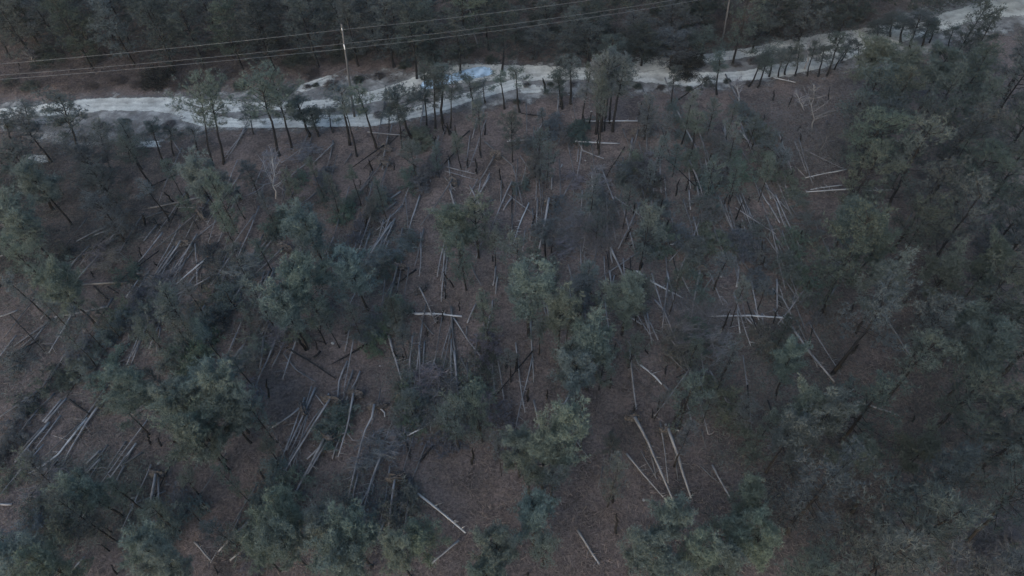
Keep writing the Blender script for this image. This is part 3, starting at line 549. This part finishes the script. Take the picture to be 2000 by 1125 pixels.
for bx_, by_ in BUND:
    for _q in range(rf.choice([1, 1, 2])):
        x, y = bx_ + rf.gauss(0, 16), by_ + rf.gauss(0, 10); dx = (x - 1050) / 900 * 0.75 + rf.gauss(0, .12 if rf.random() < .65 else .9); n_ = math.hypot(dx, 1); dx, dy = dx / n_, 1 / n_
        L_ = rf.uniform(16, 74) * (0.6 + y / 1500)
        EXTRA.append(([x - dx * L_, y - dy * L_, x + dx * L_, y + dy * L_], rf.choice(['t', 'pt', 'pt', '', 'p', 'kt', 'pt']), []))
def root_plate(seed):
    r = np.random.default_rng(seed); mb = MB(); n, k = 9, 14; V = []
    for i in range(n):
        th = math.pi * i / (n - 1)
        for j in range(k):
            ph = 2 * math.pi * j / k; d = 1 + r.normal(0, 0.14)
            V.append((-0.28 * math.cos(th) * d, 0.85 * math.sin(th) * math.cos(ph) * d, max(-0.1, 0.45 + 0.72 * math.sin(th) * math.sin(ph) * d)))
    Q = [(i * k + j, i * k + (j + 1) % k, (i + 1) * k + (j + 1) % k, (i + 1) * k + j) for i in range(n - 1) for j in range(k)]
    mb.raw(V, Q)
    for _ in range(16):
        a = r.uniform(0, 6.28); s = r.uniform(0.55, 0.85); e = s + r.uniform(0.2, 0.7)
        p0 = np.array([0, math.cos(a) * s, 0.45 + math.sin(a) * s * 0.8]); p1 = np.array([r.uniform(-0.5, 0.2), math.cos(a + r.normal(0, .3)) * e, 0.45 + math.sin(a) * e * 0.8])
        p1[2] = max(p1[2], 0.0); p0[2] = max(p0[2], 0)
        mb.tube([p0, (p0 + p1) / 2 + r.normal(0, .06, 3), p1], [0.05, 0.03, 0.01], 4)
    return mb.mesh('root_plate', M_SOIL)
ROOTS = [root_plate(500 + i) for i in range(4)]
log_n = 0
for co, fl, _ in parse(LOGS) + EXTRA:
    r = np.random.default_rng(1000 + log_n); log_n += 1
    pts = [at(co[i], co[i + 1]) for i in range(0, len(co), 2)]
    A, Bp = pts[0], pts[-1]; v = Bp - A; L0 = math.hypot(v[0], v[1]); az = math.atan2(v[1], v[0])
    hascrown = ('g' in fl) or ('d' in fl)
    r0 = 0.088 * r.uniform(0.85, 1.15)
    if 'T' in fl: r0 *= 1.35
    if 't' in fl: r0 *= 0.72
    if 'w' in fl and 't' not in fl: r0 *= 0.92
    e = bpy.data.objects.new('fallen_pine' if (hascrown or 'r' in fl) else ('fallen_log' if L0 > 3.4 else 'broken_log'), None); C.objects.link(e)
    zA = float(hgt(A[0], A[1])); e.location = (A[0], A[1], zA); e.rotation_euler = (0, 0, az)
    # local path
    ca, sa = math.cos(az), math.sin(az); loc = []
    nseg = max(4, int(L0 / 1.2) + 2)
    P2 = np.array([[(p[0] - A[0]) * ca + (p[1] - A[1]) * sa, -(p[0] - A[0]) * sa + (p[1] - A[1]) * ca] for p in pts])
    u = np.linspace(0, 1, nseg); s0 = np.concatenate([[0], np.cumsum(np.hypot(*np.diff(P2, axis=0).T))]); s0 /= s0[-1]
    xs = np.interp(u, s0, P2[:, 0]); ys = np.interp(u, s0, P2[:, 1]) + r.normal(0, 0.05, nseg).cumsum() * 0.5 * np.sin(np.pi * u)
    wx = A[0] + xs * ca - ys * sa; wy = A[1] + xs * sa + ys * ca
    rise = 0.42 if 'r' in fl else 0.02
    rt = 0.45 if hascrown else 0.55
    if L0 < 3: rt = 0.8
    rads = r0 * (1 - (1 - rt) * u); rads *= 1 + r.normal(0, 0.05, nseg)
    zs = np.array([float(hgt(a, b)) for a, b in zip(wx, wy)]) - zA + rads * 0.8 + 0.03 + rise * (1 - u) ** 1.5 + (0.42 if L0 > 3 else 0.12) * r.random()
    mb = MB(); path = np.column_stack([xs, ys, zs]); mb.tube(path, rads, 8)
    if L0 > 1.8:
        for _k in range(int(L0 * (2.2 if hascrown or 'w' in fl or 'p' in fl else 1.2))):
            q = r.uniform(0.3, 1.0); p0 = np.array([np.interp(q, u, path[:, j]) for j in range(3)]); sg = r.choice([-1, 1]); ln = r.uniform(0.15, 0.5) * (1 + 1.6 * (r.random() < 0.2))
            p1 = p0 + np.array([r.uniform(0.1, 0.8), sg * r.uniform(0.5, 1), r.uniform(-0.1, 0.6)]) * ln; p1[2] = max(p1[2], zs.min())
            mb.tube([p0, (p0 + p1) / 2 + [0, 0, .03], p1], [0.028, 0.018, 0.006], 4)
    bark = M_WHITE if 'w' in fl else (M_CHAR if 'k' in fl else M_LOG)
    bv = 0.80 if 'w' in fl else (1.05 if 'p' in fl else (1.6 if 'k' in fl else 0.62))
    bv *= r.uniform(0.85, 1.1)
    tr = add('trunk', mb.mesh('log', bark, True), e, color=(bv, bv, bv * 1.02, 1))
    if 'r' in fl: add('root_plate', ROOTS[log_n % 4], e, loc=(-0.15, 0, -0.05), rot=(r.uniform(-.3, .3), 0, r.uniform(-.3, .3)), scale=(1, r.uniform(.75, 1.15), r.uniform(.7, 1.05)))
    if hascrown:
        pr = (FGREEN[log_n % 6] if 'g' in fl else FDEAD[log_n % 4]); s = r.uniform(0.7, 1.0)
        tt = ('k' if 'K' in fl else 'd' if 'D' in fl else r.choice(list('gkbk'))) if 'g' in fl else None
        col = tuple(1.12 * c_ for c_ in TINT[tt]) if tt else (0.165, 0.165, 0.168)
        dr = path[-1] - path[-2]; hd = math.atan2(dr[1], dr[0])
        cr = add('crown', pr[1], e, loc=(path[-1][0] - 0.3, path[-1][1], zs[-1] - 0.25), rot=(0, 0, hd), scale=(s, s * r.uniform(.8, 1.2), s * 0.9), color=(*[c * r.uniform(.85, 1.1) for c in col], 1))
        lm = add('limbs', pr[0], cr, color=(1, 1, 1, 1) if 'd' in fl else (.35, .35, .35, 1))
    mx, my = np.mean([co[0], co[-2]]), np.mean([co[1], co[-1]])
    dsc = ['long' if L0 > 5 else ('short' if L0 < 2.5 else 'fallen'), 'white' if 'w' in fl else ('charred' if 'k' in fl else ('pale grey' if 'p' in fl else 'grey'))]
    kindw = 'pine trunk' if e.name.startswith('fallen') else 'log'; hp = e.name.startswith('fallen_pine')
    ex = 'with green crown' if 'g' in fl else ('with dead crown' if 'd' in fl else ('with root plate' if 'r' in fl else ''))
    tag(e, label(' '.join(dsc + [kindw] + ([ex] if ex else [])), mx, my), 'fallen tree' if hp else 'log', 'fallen pines with crown or roots' if hp else 'bare trunks lying across the clearing' if kindw != 'log' else 'short logs on the forest floor')
print('logs', log_n)

# ------------------------------------------------------------------ charred snags: base x,y top x,y width px
SN = '''1009,722,1010,690,7;1203,1040,1204,1003,5;1285,803,1289,775,4;1274,815,1274,797,2;1030,783,1032,758,5;597,683,582,660,6;645,638,643,625,4;802,678,799,665,4;989,718,989,698,5;913,326,913,308,4;930,337,928,309,4;977,350,976,328,3;938,303,935,283,2;770,330,770,318,2;727,332,720,312,4;703,365,703,350,2;
1066,182,1060,152,5;1252,522,1254,508,4;1223,468,1233,445,4;1238,418,1240,395,4;1287,412,1295,388,4;1297,450,1307,430,4;1231,482,1235,476,3;1243,487,1248,480,3;1167,602,1165,583,3;1150,748,1159,725,3;1192,758,1194,738,3;1265,690,1258,680,2;1408,652,1427,605,4;1408,737,1438,685,4;1313,838,1337,778,6;1137,820,1138,790,4;
1903,527,1920,507,6;1948,482,1960,462,7;1863,607,1880,585,3;1638,718,1650,696,8;1663,690,1677,672,4;1580,682,1587,635,3;1575,568,1581,548,5;1783,660,1789,650,4;1605,615,1612,590,5;1663,1000,1675,983,9;1835,1033,1857,1017,8;1745,965,1755,960,5;1783,822,1787,812,4;1848,830,1853,826,4;1877,353,1900,320,6;1795,234,1805,215,5;1812,218,1822,198,5;1768,246,1775,235,5;1655,250,1675,230,5;1874,297,1876,293,5;
258,962,237,945,3;407,1038,377,1003,3;293,867,287,850,4;315,870,308,855,4;345,865,338,855,4;228,1120,216,1103,4;407,1000,393,980,3;212,1075,197,1062,2;122,378,112,362,3;343,398,320,375,4;369,388,361,368,5;470,390,463,370,5;450,440,442,422,3;437,415,432,408,3;232,440,222,420,5;285,440,277,418,5;410,465,408,455,2;278,505,268,480,3;
424,1120,418,1105,2;567,580,558,560,3;650,558,632,525,4;640,545,628,518,4;636,672,618,638,3;620,683,615,665,2;885,560,865,530,3;870,582,868,560,2;897,605,897,590,2;865,625,865,602,2;788,705,787,690,2;835,655,833,640,2;1067,515,1064,470,4;1040,440,1046,415,3;942,430,942,405,3;922,905,923,875,5;1083,985,1085,970,4;1197,980,1197,968,5;1236,805,1240,792,3;547,870,538,858,3;525,775,520,740,4;
850,285,850,265,3;893,265,888,245,3;947,262,948,240,3;1140,260,1140,225,3;1165,255,1166,215,3;1165,258,1172,210,4;1171,262,1178,228,3;1150,250,1155,218,3;1167,290,1169,255,3;1181,255,1183,215,3;1248,228,1248,215,2;1258,265,1260,240,3;878,262,872,240,4;868,260,862,235,3;1095,207,1098,185,5;1510,195,1512,175,3;1563,280,1564,260,3;1527,283,1527,270,3;1617,195,1620,170,2;1463,395,1463,383,2;1340,372,1345,350,3;1320,380,1327,350,3;1376,390,1390,362,3;1437,428,1453,390,3;1425,365,1433,340,3;1400,372,1408,345,3;1487,500,1489,470,3;1492,520,1494,500,3
183,540,176,530,3;308,520,300,510,3;100,505,88,490,3;38,138,36,120,2;1280,1120,1281,1112,3;1031,1123,1031,1118,4;1200,690,1202,670,3;675,650,673,636,3;855,630,855,618,3;776,700,768,680,3;1300,730,1303,712,3;1068,780,1070,760,3;1560,470,1567,450,4;1660,610,1670,590,4;1700,540,1712,522,4;1760,600,1775,580,4;1900,600,1912,588,4;1820,240,1835,215,5;1850,270,1862,250,4;1730,300,1742,280,4;1700,330,1712,310,4;1510,630,1520,600,3'''
_r = random.Random(5)
for _ in range(34):
    x, y = (_r.uniform(830, 1560), _r.uniform(205, 520)) if _ < 45 else (_r.uniform(250, 1450), _r.uniform(350, 1000))
    h_ = _r.uniform(9, 26); SN += f';{x:.0f},{y:.0f},{x + (x - 1050) / 600 * h_ * .5 + _r.gauss(0, 1.5):.0f},{y - h_:.0f},{_r.choice([1.2, 2, 2, 3])}'
for i, it in enumerate(x for x in SN.replace('\n', ';').split(';') if x.strip()):
    bx, by, tx, ty, wd = [float(v) for v in it.split(',')]
    r = np.random.default_rng(3000 + i); B = at(bx, by); T = top_over(B, tx, ty); _, _, dz = proj(B); rr = max(0.055, wd * 0.46 * dz / F_PX)
    d = T - B; n = 6; u = np.linspace(0, 1, n)[:, None]
    q = B * 0 + d * u + np.column_stack([r.normal(0, .05, n), r.normal(0, .05, n), np.zeros(n)]) * np.sin(np.pi * u)
    q[0] -= d / np.linalg.norm(d) * 0.2
    mb = MB(); rad = rr * np.linspace(1.15, 0.7, n); rad[-1] *= 0.45; mb.tube(q, rad, 7)
    for k in range(2 + int(np.linalg.norm(d) * 1.2)):
        f = r.uniform(0.3, 0.95); p0 = d * f; a = r.uniform(0, 6.28); ln = r.uniform(0.2, 0.7)
        p1 = p0 + np.array([math.cos(a), math.sin(a), r.uniform(-0.1, 0.5)]) * ln; mb.tube([p0, p1], [0.025, 0.008], 4)
    o = add('charred_snag', mb.mesh('charred_snag', M_CHAR, True), loc=tuple(B), color=(1, 1, 1, 1))
    hh = 'tall' if np.linalg.norm(d) > 4 else ('stubby' if np.linalg.norm(d) < 1.6 else 'burnt')
    tag(o, label(f"{hh} {'thick' if wd > 5 else 'thin' if wd < 4 else 'black'} charred snag", (bx + tx) / 2, (by + ty) / 2), 'dead stump', 'burnt snags standing in the clearing')

# ------------------------------------------------------------------ bare white trees
def bare_tree(base, top, w0, seed, name, desc, spread=0.45, lean_tips=None, mat_=None, nbr=16, bright=1.0, twig=0.5):
    r = np.random.default_rng(seed); B = at(*base); T = top_over(B, *top); d = T - B; H = np.linalg.norm(d)
    e = bpy.data.objects.new(name, None); C.objects.link(e); e.location = tuple(B)
    n = 8; u = np.linspace(0, 1, n)[:, None]
    q = d * u + np.column_stack([r.normal(0, .12, n), r.normal(0, .12, n), np.zeros(n)]) * np.sin(np.pi * u)
    q[0, 2] -= 0.2
    mb = MB(); mb.tube(q, np.linspace(w0, w0 * 0.2, n), 7)
    br = MB(); P_ = []; D_ = []
    for k in range(nbr):
        f = r.uniform(0.25, 0.97); p0 = np.array([np.interp(f, u[:, 0], q[:, j]) for j in range(3)])
        a = r.uniform(0, 6.28); L = H * spread * (1.1 - f) * r.uniform(0.6, 1.2) + 0.3
        dd = np.array([math.cos(a) * 0.75, math.sin(a) * 0.75, 0.75]); c = [p0]
        for s_ in range(4): dd = dd + r.normal(0, 0.16, 3); c.append(c[-1] + dd / np.linalg.norm(dd) * L / 4)
        br.tube(c, np.linspace(w0 * 0.38, 0.012, 5), 5)
        for m_ in range(6):
            g = r.integers(1, 5); p = c[g]; d2 = dd + r.normal(0, 0.6, 3); l2 = L * r.uniform(0.15, 0.4)
            p2 = p + d2 / np.linalg.norm(d2) * l2; br.tube([p, p2], [0.016, 0.007], 4)
            for _z in range(int(14 * twig)): P_.append(p + (p2 - p) * r.random()); D_.append(d2 + r.normal(0, .5, 3))
    add('trunk', mb.mesh('dead_trunk', mat_ or M_PALE, True), e, color=(bright,) * 3 + (1,))
    add('branches', br.mesh('dead_branches', mat_ or M_PALE), e, color=(bright * .9,) * 3 + (1,))
    if P_:
        P_ = np.array(P_); n = len(P_); V, Fc = blades(P_, np.array(D_), r.uniform(.2, .6, n), np.full(n, .02), r)
        add('twigs', mesh('twigs', V, Fc, M_TWIG, {'tone': np.full(len(V), .5)}), e, color=(0.16 * bright, 0.16 * bright, 0.18 * bright, 1))
    tag(e, desc, 'tree', 'bare dead trees')
bare_tree((1588, 256), (1590, 165), 0.12, 61, 'dead_birch', 'forked white dead tree standing alone right of the clearing', 0.42, bright=.6)
bare_tree((1572, 215), (1556, 183), 0.08, 62, 'dead_birch', 'smaller thin white dead tree just left of the forked white tree', 0.5)
bare_tree((538, 388), (530, 300), 0.10, 63, 'dead_tree', 'bare bluish-grey tree among pines left of the clearing centre', 0.6, nbr=22, twig=1.2)
bare_tree((934, 92), (910, -8), 0.11, 64, 'dead_tree', 'tall pale bare tree beyond the road under the power lines', 0.45, bright=.8)
bare_tree((609, 100), (602, 65), 0.08, 65, 'dead_tree', 'small pale bare tree left of the utility pole', 0.5, bright=.7)
bare_tree((1343, 92), (1356, 52), 0.12, 66, 'dead_tree', 'leaning pale bare tree behind the round dark bush', 0.45, nbr=20, twig=1.4, bright=.8)
bare_tree((1356, 96), (1368, 70), 0.10, 67, 'dead_tree', 'short pale bare tree right behind the round dark bush', 0.45, nbr=14, twig=1.2, bright=.8)
bare_tree((70, 130), (52, 95), 0.05, 68, 'dead_tree', 'thin pale bare sapling under the wires at far left', 0.4, bright=.6)
bare_tree((1130, 85), (1131, 30), 0.10, 69, 'dead_tree', 'tall grey bare trunk beyond the pale stones', 0.3, bright=.5)
bare_tree((1572, 135), (1590, 75), 0.11, 70, 'dead_birch', 'white leaning bare tree among the roadside pines', 0.4, bright=1.0)
bare_tree((1745, 1036), (1752, 1015), 0.04, 71, 'dead_sapling', 'small bluish bare sapling in the brown clearing at lower right', 0.9, bright=1.0, twig=2)
bare_tree((1970, 1090), (1975, 1050), 0.07, 72, 'dead_tree', 'grey twiggy bare tree in the lower right corner', 0.6, nbr=24, twig=1.6, bright=.7)
bare_tree((1930, 1110), (1915, 1075), 0.06, 73, 'dead_tree', 'grey twiggy bare tree left of the lower right corner', 0.6, nbr=24, twig=1.6, bright=.6)
bare_tree((1444, 200), (1440, 155), 0.08, 74, 'dead_birch', 'slim white bare tree right of the leaning roadside pine', 0.4, bright=1.0)
bare_tree((1600, 300), (1625, 240), 0.04, 75, 'dead_tree', 'purple-grey twiggy tree below the forked white tree', 0.6, nbr=20, twig=1.5, bright=.5)
bare_tree((1655, 330), (1680, 255), 0.04, 76, 'dead_tree', 'purple-grey twiggy tree above the pair of white logs', 0.6, nbr=20, twig=1.5, bright=.5)

# ------------------------------------------------------------------ bushes
def bush_proto(seed, green):
    r = np.random.default_rng(seed); n = 5200; br = MB()
    for k in range(16):
        a = r.uniform(0, 6.28); l = r.uniform(.6, 1.0); br.tube([(0, 0, 0), (math.cos(a) * l * .35, math.sin(a) * l * .35, .5 * l), (math.cos(a) * l * .75, math.sin(a) * l * .75, .85 * l)], [.04, .025, .008], 4)
    cl = r.normal(size=(46, 3)); cl /= np.linalg.norm(cl, axis=1)[:, None]; cl *= r.uniform(.45, 1.0, (46, 1)); cl[:, 2] = np.abs(cl[:, 2]) * 0.9
    i = r.integers(0, 46, n); P_ = cl[i] + r.normal(0, .13, (n, 3)); P_[:, 2] = np.maximum(P_[:, 2], .03)
    D_ = cl[i] + r.normal(0, .55, (n, 3)); T_ = np.clip(r.normal(.5, .15, 46)[i] + r.normal(0, .1, n), 0, 1)
    V, Fc = blades(P_, D_, r.uniform(.08, .18, n), np.full(n, .026 if green else .018), r)
    return br.mesh('stems', M_PTRUNK), mesh('foliage', V, Fc, M_NEEDLE if green else M_TWIG, {'tone': np.repeat(T_, 3)})
BG = [bush_proto(600 + i, True) for i in range(3)]; BB = [bush_proto(610 + i, False) for i in range(3)]
def bush(px, py, rp, green, desc, col, hs=1.0):
    B = at(px, py); _, _, dz = proj(B); R = rp * dz / F_PX; pr = rnd.choice(BG if green else BB)
    e = bpy.data.objects.new('bush', None); C.objects.link(e); e.location = tuple(B); rz = rnd.uniform(0, 6.28)
    add('stems', pr[0], e, rot=(0, 0, rz), scale=(R, R, R * hs)); add('foliage', pr[1], e, rot=(0, 0, rz), scale=(R, R, R * hs), color=(*col, 1))
    tag(e, desc, 'bush', 'bushes along the road')
bush(1340, 138, 38, True, 'round dark bush right beside the sandy road', (0.038, 0.038, 0.034), 1.05)
bush(310, 160, 34, True, 'dark bush beyond the road below the wires, left part', (0.03, 0.03, 0.027), .9)
BUS = '1030,168,9 1075,166,8 1120,164,9 1345,176,9 1390,168,8 1460,164,8 600,172,9 617,168,8 648,168,16 355,165,22 270,165,16 900,105,26 960,118,14 1040,108,12 1280,100,30 1230,92,26 1400,72,24 1200,70,24 1150,96,18 1100,125,14 700,158,12 740,150,12 560,180,14 520,175,16 470,172,14 420,165,18 380,160,16 230,160,16 180,170,12 60,172,20 20,165,16 1380,158,8 1245,170,10 1290,172,9 1215,168,8 1420,160,9 1180,195,8 1440,128,10 1470,122,12 1400,128,11 1370,128,8 1560,60,22 1520,62,20 1480,60,18 1620,40,18 790,130,14 850,118,14 1010,200,8 760,210,12 740,225,12 330,245,14 300,255,12 245,240,10 200,245,10 120,240,14 60,250,14 20,248,12'
_b = random.Random(9)
BUS += ''.join(f' {_b.uniform(0, 860):.0f},{_b.uniform(88, 150):.0f},{_b.uniform(16, 28):.0f}' for _ in range(34)) + ''.join(f' {_b.uniform(880, 1700):.0f},{_b.uniform(20, 80):.0f},{_b.uniform(16, 26):.0f}' for _ in range(16))
for s in BUS.split():
    x, y, rr = [float(v) for v in s.split(',')]; g = rnd.random() < 0.55
    bush(x, y, rr, g, label('low green bush' if g else 'low brown twiggy bush', x, y), (0.075, 0.088, 0.072) if g else rnd.choice([(0.075, 0.062, 0.06), (0.10, 0.092, 0.095), (0.06, 0.05, 0.048)]), rnd.uniform(.5, .9))

# ------------------------------------------------------------------ utility poles and wires
def pole(base, top, desc, H=None):
    B = at(*base); T = top_over(B, *top); d = T - B
    if H: d = d / np.linalg.norm(d) * H; T = B + d
    e = bpy.data.objects.new('utility_pole', None); C.objects.link(e); e.location = tuple(B)
    mb = MB(); u = np.linspace(0, 1, 6)[:, None]; q = d * u; q[0, 2] -= .4; mb.tube(q, np.linspace(.14, .09, 6), 10)
    add('shaft', mb.mesh('pole_shaft', M_POLE, True), e, color=(1, 1, 1, 1))
    return e, B, d
p1, B1, d1 = pole((692, 228), (667, 47), 'x')
H1 = np.linalg.norm(d1)
p2, B2, d2 = pole((1411, 84), (1433, -52), 'x')
print('pole 2', np.linalg.norm(d2))
tag(p1, 'grey wooden utility pole with white insulator rising beside the puddled road', 'utility pole', 'utility poles')
tag(p2, 'taller looking wooden utility pole cut by the frame top, behind the road fork', 'utility pole', 'utility poles')
print('pole height', H1, np.linalg.norm(B2 - B1))
def wire_pts(fr, off, lef):
    # attach points on the two poles and on their neighbours up and down the line
    a1 = B1 + d1 * fr + off; a2 = B2 + d2 * {0.955: .955, 0.80: .765, 0.765: .725}[fr] + off; q_ = ray(-420, lef); a0 = CAM + q_ * ((CAM_H - a1[2]) / -q_[2]); a3 = a2 + (a2 - a1)
    pts = []
    for s, e_ in ((a0, a1), (a1, a2), (a2, a3)):
        for k in range(17):
            t_ = k / 16
            if pts and k == 0: continue
            pts.append(s + (e_ - s) * t_ - np.array([0, 0, 1]) * 4 * t_ * (1 - t_) * 0.45)
    return pts
WY = []
for nm, fr, off, ds in (('power_wire', 0.955, np.array([0, -.16, 0]), 'topmost of the three thin wires strung between the utility poles'),
                        ('power_wire', 0.80, np.array([0, .16, 0]), 'middle of the three wires, upper strand of the close pair'),
                        ('power_wire', 0.765, np.array([0, -.16, 0]), 'lowest of the three wires, lower strand of the close pair')):
    mb = MB(); mb.tube(wire_pts(fr, off, {0.955: 155, 0.80: 174, 0.765: 181}[fr]), [0.015] * 49, 5); o = add(nm, mb.mesh('wire', M_WIRE))
    tag(o, ds, 'power line', 'wires of the power line')
for e, B, d in ((p1, B1, d1), (p2, B2, d2)):
    for fr, off in ((0.955, (0, -.12, 0)), (0.80, (0, .12, 0)), (0.765, (0, -.12, 0))):
        mb = MB(); c = d * fr + np.array(off)
        mb.tube([c + [0, 0, -.12], c + [0, 0, -.04], c, c + [0, 0, .05], c + [0, 0, .12]], [.03, .05, .03, .05, .03], 8)
        add('insulator', mb.mesh('insulator', M_CERAM, True), e)
    mb = MB(); c = d * 0.8 + np.array([0, -.22, 0]); mb.tube([c + [0, 0, -.2], c + [0, 0, .12]], [.06, .06], 8); add('marker_plate', mb.mesh('marker_plate', M_CERAM), e)
for gp in ((765, 172), (618, 160)):
    G = at(*gp); mb = MB(); mb.tube([d1 * 0.56, (d1 * 0.56 + G - B1) / 2 - [0, 0, .05], G - B1], [.022] * 3, 5); add('guy_wire', mb.mesh('guy_wire', M_WIRE), p1)

# ------------------------------------------------------------------ pale stones and other small things
def stone(px, py, rp, desc, seed):
    r = np.random.default_rng(seed); B = at(px, py); _, _, dz = proj(B); R = 0.62 * rp * dz / F_PX
    V = []; n, k = 6, 9
    for i in range(n):
        th = math.pi * i / (n - 1)
        for j in range(k):
            ph = 2 * math.pi * j / k; f = 1 + r.normal(0, .12); V.append((R * math.sin(th) * math.cos(ph) * f * 1.2, R * math.sin(th) * math.sin(ph) * f, R * .6 * math.cos(th) * f + R * .35))
    Q = [(i * k + j, (i + 1) * k + j, (i + 1) * k + (j + 1) % k, i * k + (j + 1) % k) for i in range(n - 1) for j in range(k)]
    o = add('stone', mesh('stone', V, Q, M_ROCK), loc=tuple(B), rot=(0, 0, r.uniform(0, 6))); tag(o, desc, 'stone', 'pale stones and stump tops')
for i, (x, y, rr) in enumerate([(1087, 109, 3.2), (1097, 111, 3), (1084, 115, 2.5), (11, 157, 2.2), (880, 650, 3), (818, 670, 3.5), (650, 671, 5), (1155, 218, 3), (1119, 229, 2), (1497, 518, 3), (1408, 541, 3), (1182, 462, 4), (1175, 460, 3), (727, 818, 3.5), (720, 348, 2), (757, 296, 2), (1257, 977, 4.5), (310, 905, 4), (205, 783, 3), (1300, 830, 4), (742, 715, 2.5), (652, 851, 2), (830, 838, 2), (1143, 314, 2.5), (1180, 200, 2), (1478, 265, 2)]):
    stone(x, y, rr, label('pale weathered stone', x, y), 700 + i)

# ------------------------------------------------------------------ undergrowth: uncountable twigs and low brush
def brush_mass(name, poly_list, n, hr, lr, wr, col, desc, seed, clump=1.6, noise_cut=0.0):
    r = np.random.default_rng(seed); P_ = []; tries = 0
    rr_ = random.Random(seed)
    while len(P_) < n // 60 and tries < n:
        tries += 1; poly = rr_.choice(poly_list); xs = [p[0] for p in poly]; ys = [p[1] for p in poly]
        x, y = rr_.uniform(min(xs), max(xs)), rr_.uniform(min(ys), max(ys))
        if inside((x, y), poly): P_.append(at(x, y))
    P_ = np.array(P_); k = 60; c = np.repeat(P_, k, 0); off = r.normal(0, clump, (len(c), 2)) * np.repeat(r.uniform(.25, 1, len(P_)), k)[:, None]
    c[:, :2] += off; c[:, 2] = hgt(c[:, 0], c[:, 1]) - 0.05 + r.random(len(c)) * hr
    D_ = r.normal(0, 1, c.shape); D_[:, 2] = np.abs(D_[:, 2]) * 0.5
    T_ = np.clip(np.repeat(r.normal(.45, .18, len(P_)), k) + r.normal(0, .16, len(c)), 0, 1)
    V, Fc = blades(c, D_, r.uniform(*lr, len(c)), r.uniform(*wr, len(c)), r)
    o = add(name, mesh(name, V, Fc, M_TWIG, {'tone': np.repeat(T_, 3)}), color=(*col, 1)); tag(o, desc, 'undergrowth', kind='stuff')
ALL = [(-40, 240), (400, 250), (900, 240), (1300, 190), (1700, 130), (2040, 60), (2040, 1160), (-40, 1160)]
brush_mass('dead_undergrowth', [ALL], 200000, .12, (.2, .7), (.015, .045), (0.18, 0.145, 0.13), 'brown twigs and needle litter strewn over the forest floor', 21, 1.8)
brush_mass('dark_debris', [[(0,430),(700,360),(1050,300),(1600,250),(1650,600),(1900,900),(1600,1120),(900,760),(500,740),(0,1000)], [(1450,200),(1700,200),(1960,500),(1980,1100),(1550,1100)], [(0,250),(420,260),(380,480),(0,560)]], 85000, .3, (.2, .6), (.02, .05), (0.085, 0.086, 0.078), 'dark broken twigs and needle clumps lying among the fallen trunks', 24, 1.3)
brush_mass('pine_scrub', [[(1030,260),(1560,240),(1640,640),(1320,740),(1100,560)], [(1180,280),(1520,300),(1560,520),(1240,500)], [(0,440),(520,470),(540,760),(0,780)], [(520,430),(800,430),(760,640),(540,640)], [(760,700),(980,700),(960,860),(760,840)], [(520,900),(820,940),(800,1060),(480,1040)], [(1350,640),(1640,640),(1560,1000),(1400,960)], [(60,880),(300,900),(280,1060),(40,1060)]], 78000, .4, (.2, .4), (.02, .04), (0.128, 0.145, 0.128), 'low grey-green pine scrub and broken tops filling gaps between the trunks', 31, 0.9)
brush_mass('grey_brush', [[(1480, 180), (1690, 170), (1680, 330), (1560, 340), (1500, 260)], [(1880, 1020), (2040, 1000), (2040, 1140), (1860, 1140)], [(1300, 580), (1420, 600), (1400, 680), (1320, 650)], [(1100, 400), (1200, 420), (1180, 500), (1050, 480)]], 60000, .6, (.25, .7), (.015, .03), (0.155, 0.147, 0.147), 'purple-grey leafless brush standing between the fallen trunks', 22, 1.2)
brush_mass('brown_undergrowth', [[(-40, 70), (560, 90), (900, 100), (1300, 90), (1300, 112), (830, 118), (560, 150), (300, 172), (-40, 185)], [(1380, 60), (1700, 20), (1690, 45), (1560, 62), (1400, 92)]], 90000, .7, (.25, .7), (.02, .04), (0.095, 0.075, 0.068), 'dark brown leafless brush between the road and the far pines', 23, 1.5)

# ------------------------------------------------------------------ haze volume added to lift the blacks and soften contrast
hz = bpy.data.materials.new('black_lift_haze'); hz.use_nodes = True; t = hz.node_tree; t.nodes.clear()
o_ = node(t, 'ShaderNodeOutputMaterial'); pv = node(t, 'ShaderNodeVolumePrincipled'); t.links.new(pv.outputs[0], o_.inputs['Volume'])
pv.inputs['Color'].default_value = (0.85, 0.92, 0.97, 1); pv.inputs['Density'].default_value = 0.00015
x0, x1, y0, y1, z0, z1 = -1600, 1600, -700, 2100, -2.0, 52.0
Vb = [(x, y, z) for z in (z0, z1) for y in (y0, y1) for x in (x0, x1)]
hb = add('haze', mesh('haze', Vb, [(0, 2, 3, 1), (4, 5, 7, 6), (0, 1, 5, 4), (2, 6, 7, 3), (0, 4, 6, 2), (1, 3, 7, 5)], hz)); tag(hb, kind='stuff', label='thin bluish haze added over the whole wood to lift the blacks', cat='haze')

import collections
print(collections.Counter(o.name.split('.')[0] for o in scene.objects if not o.parent).most_common(12))
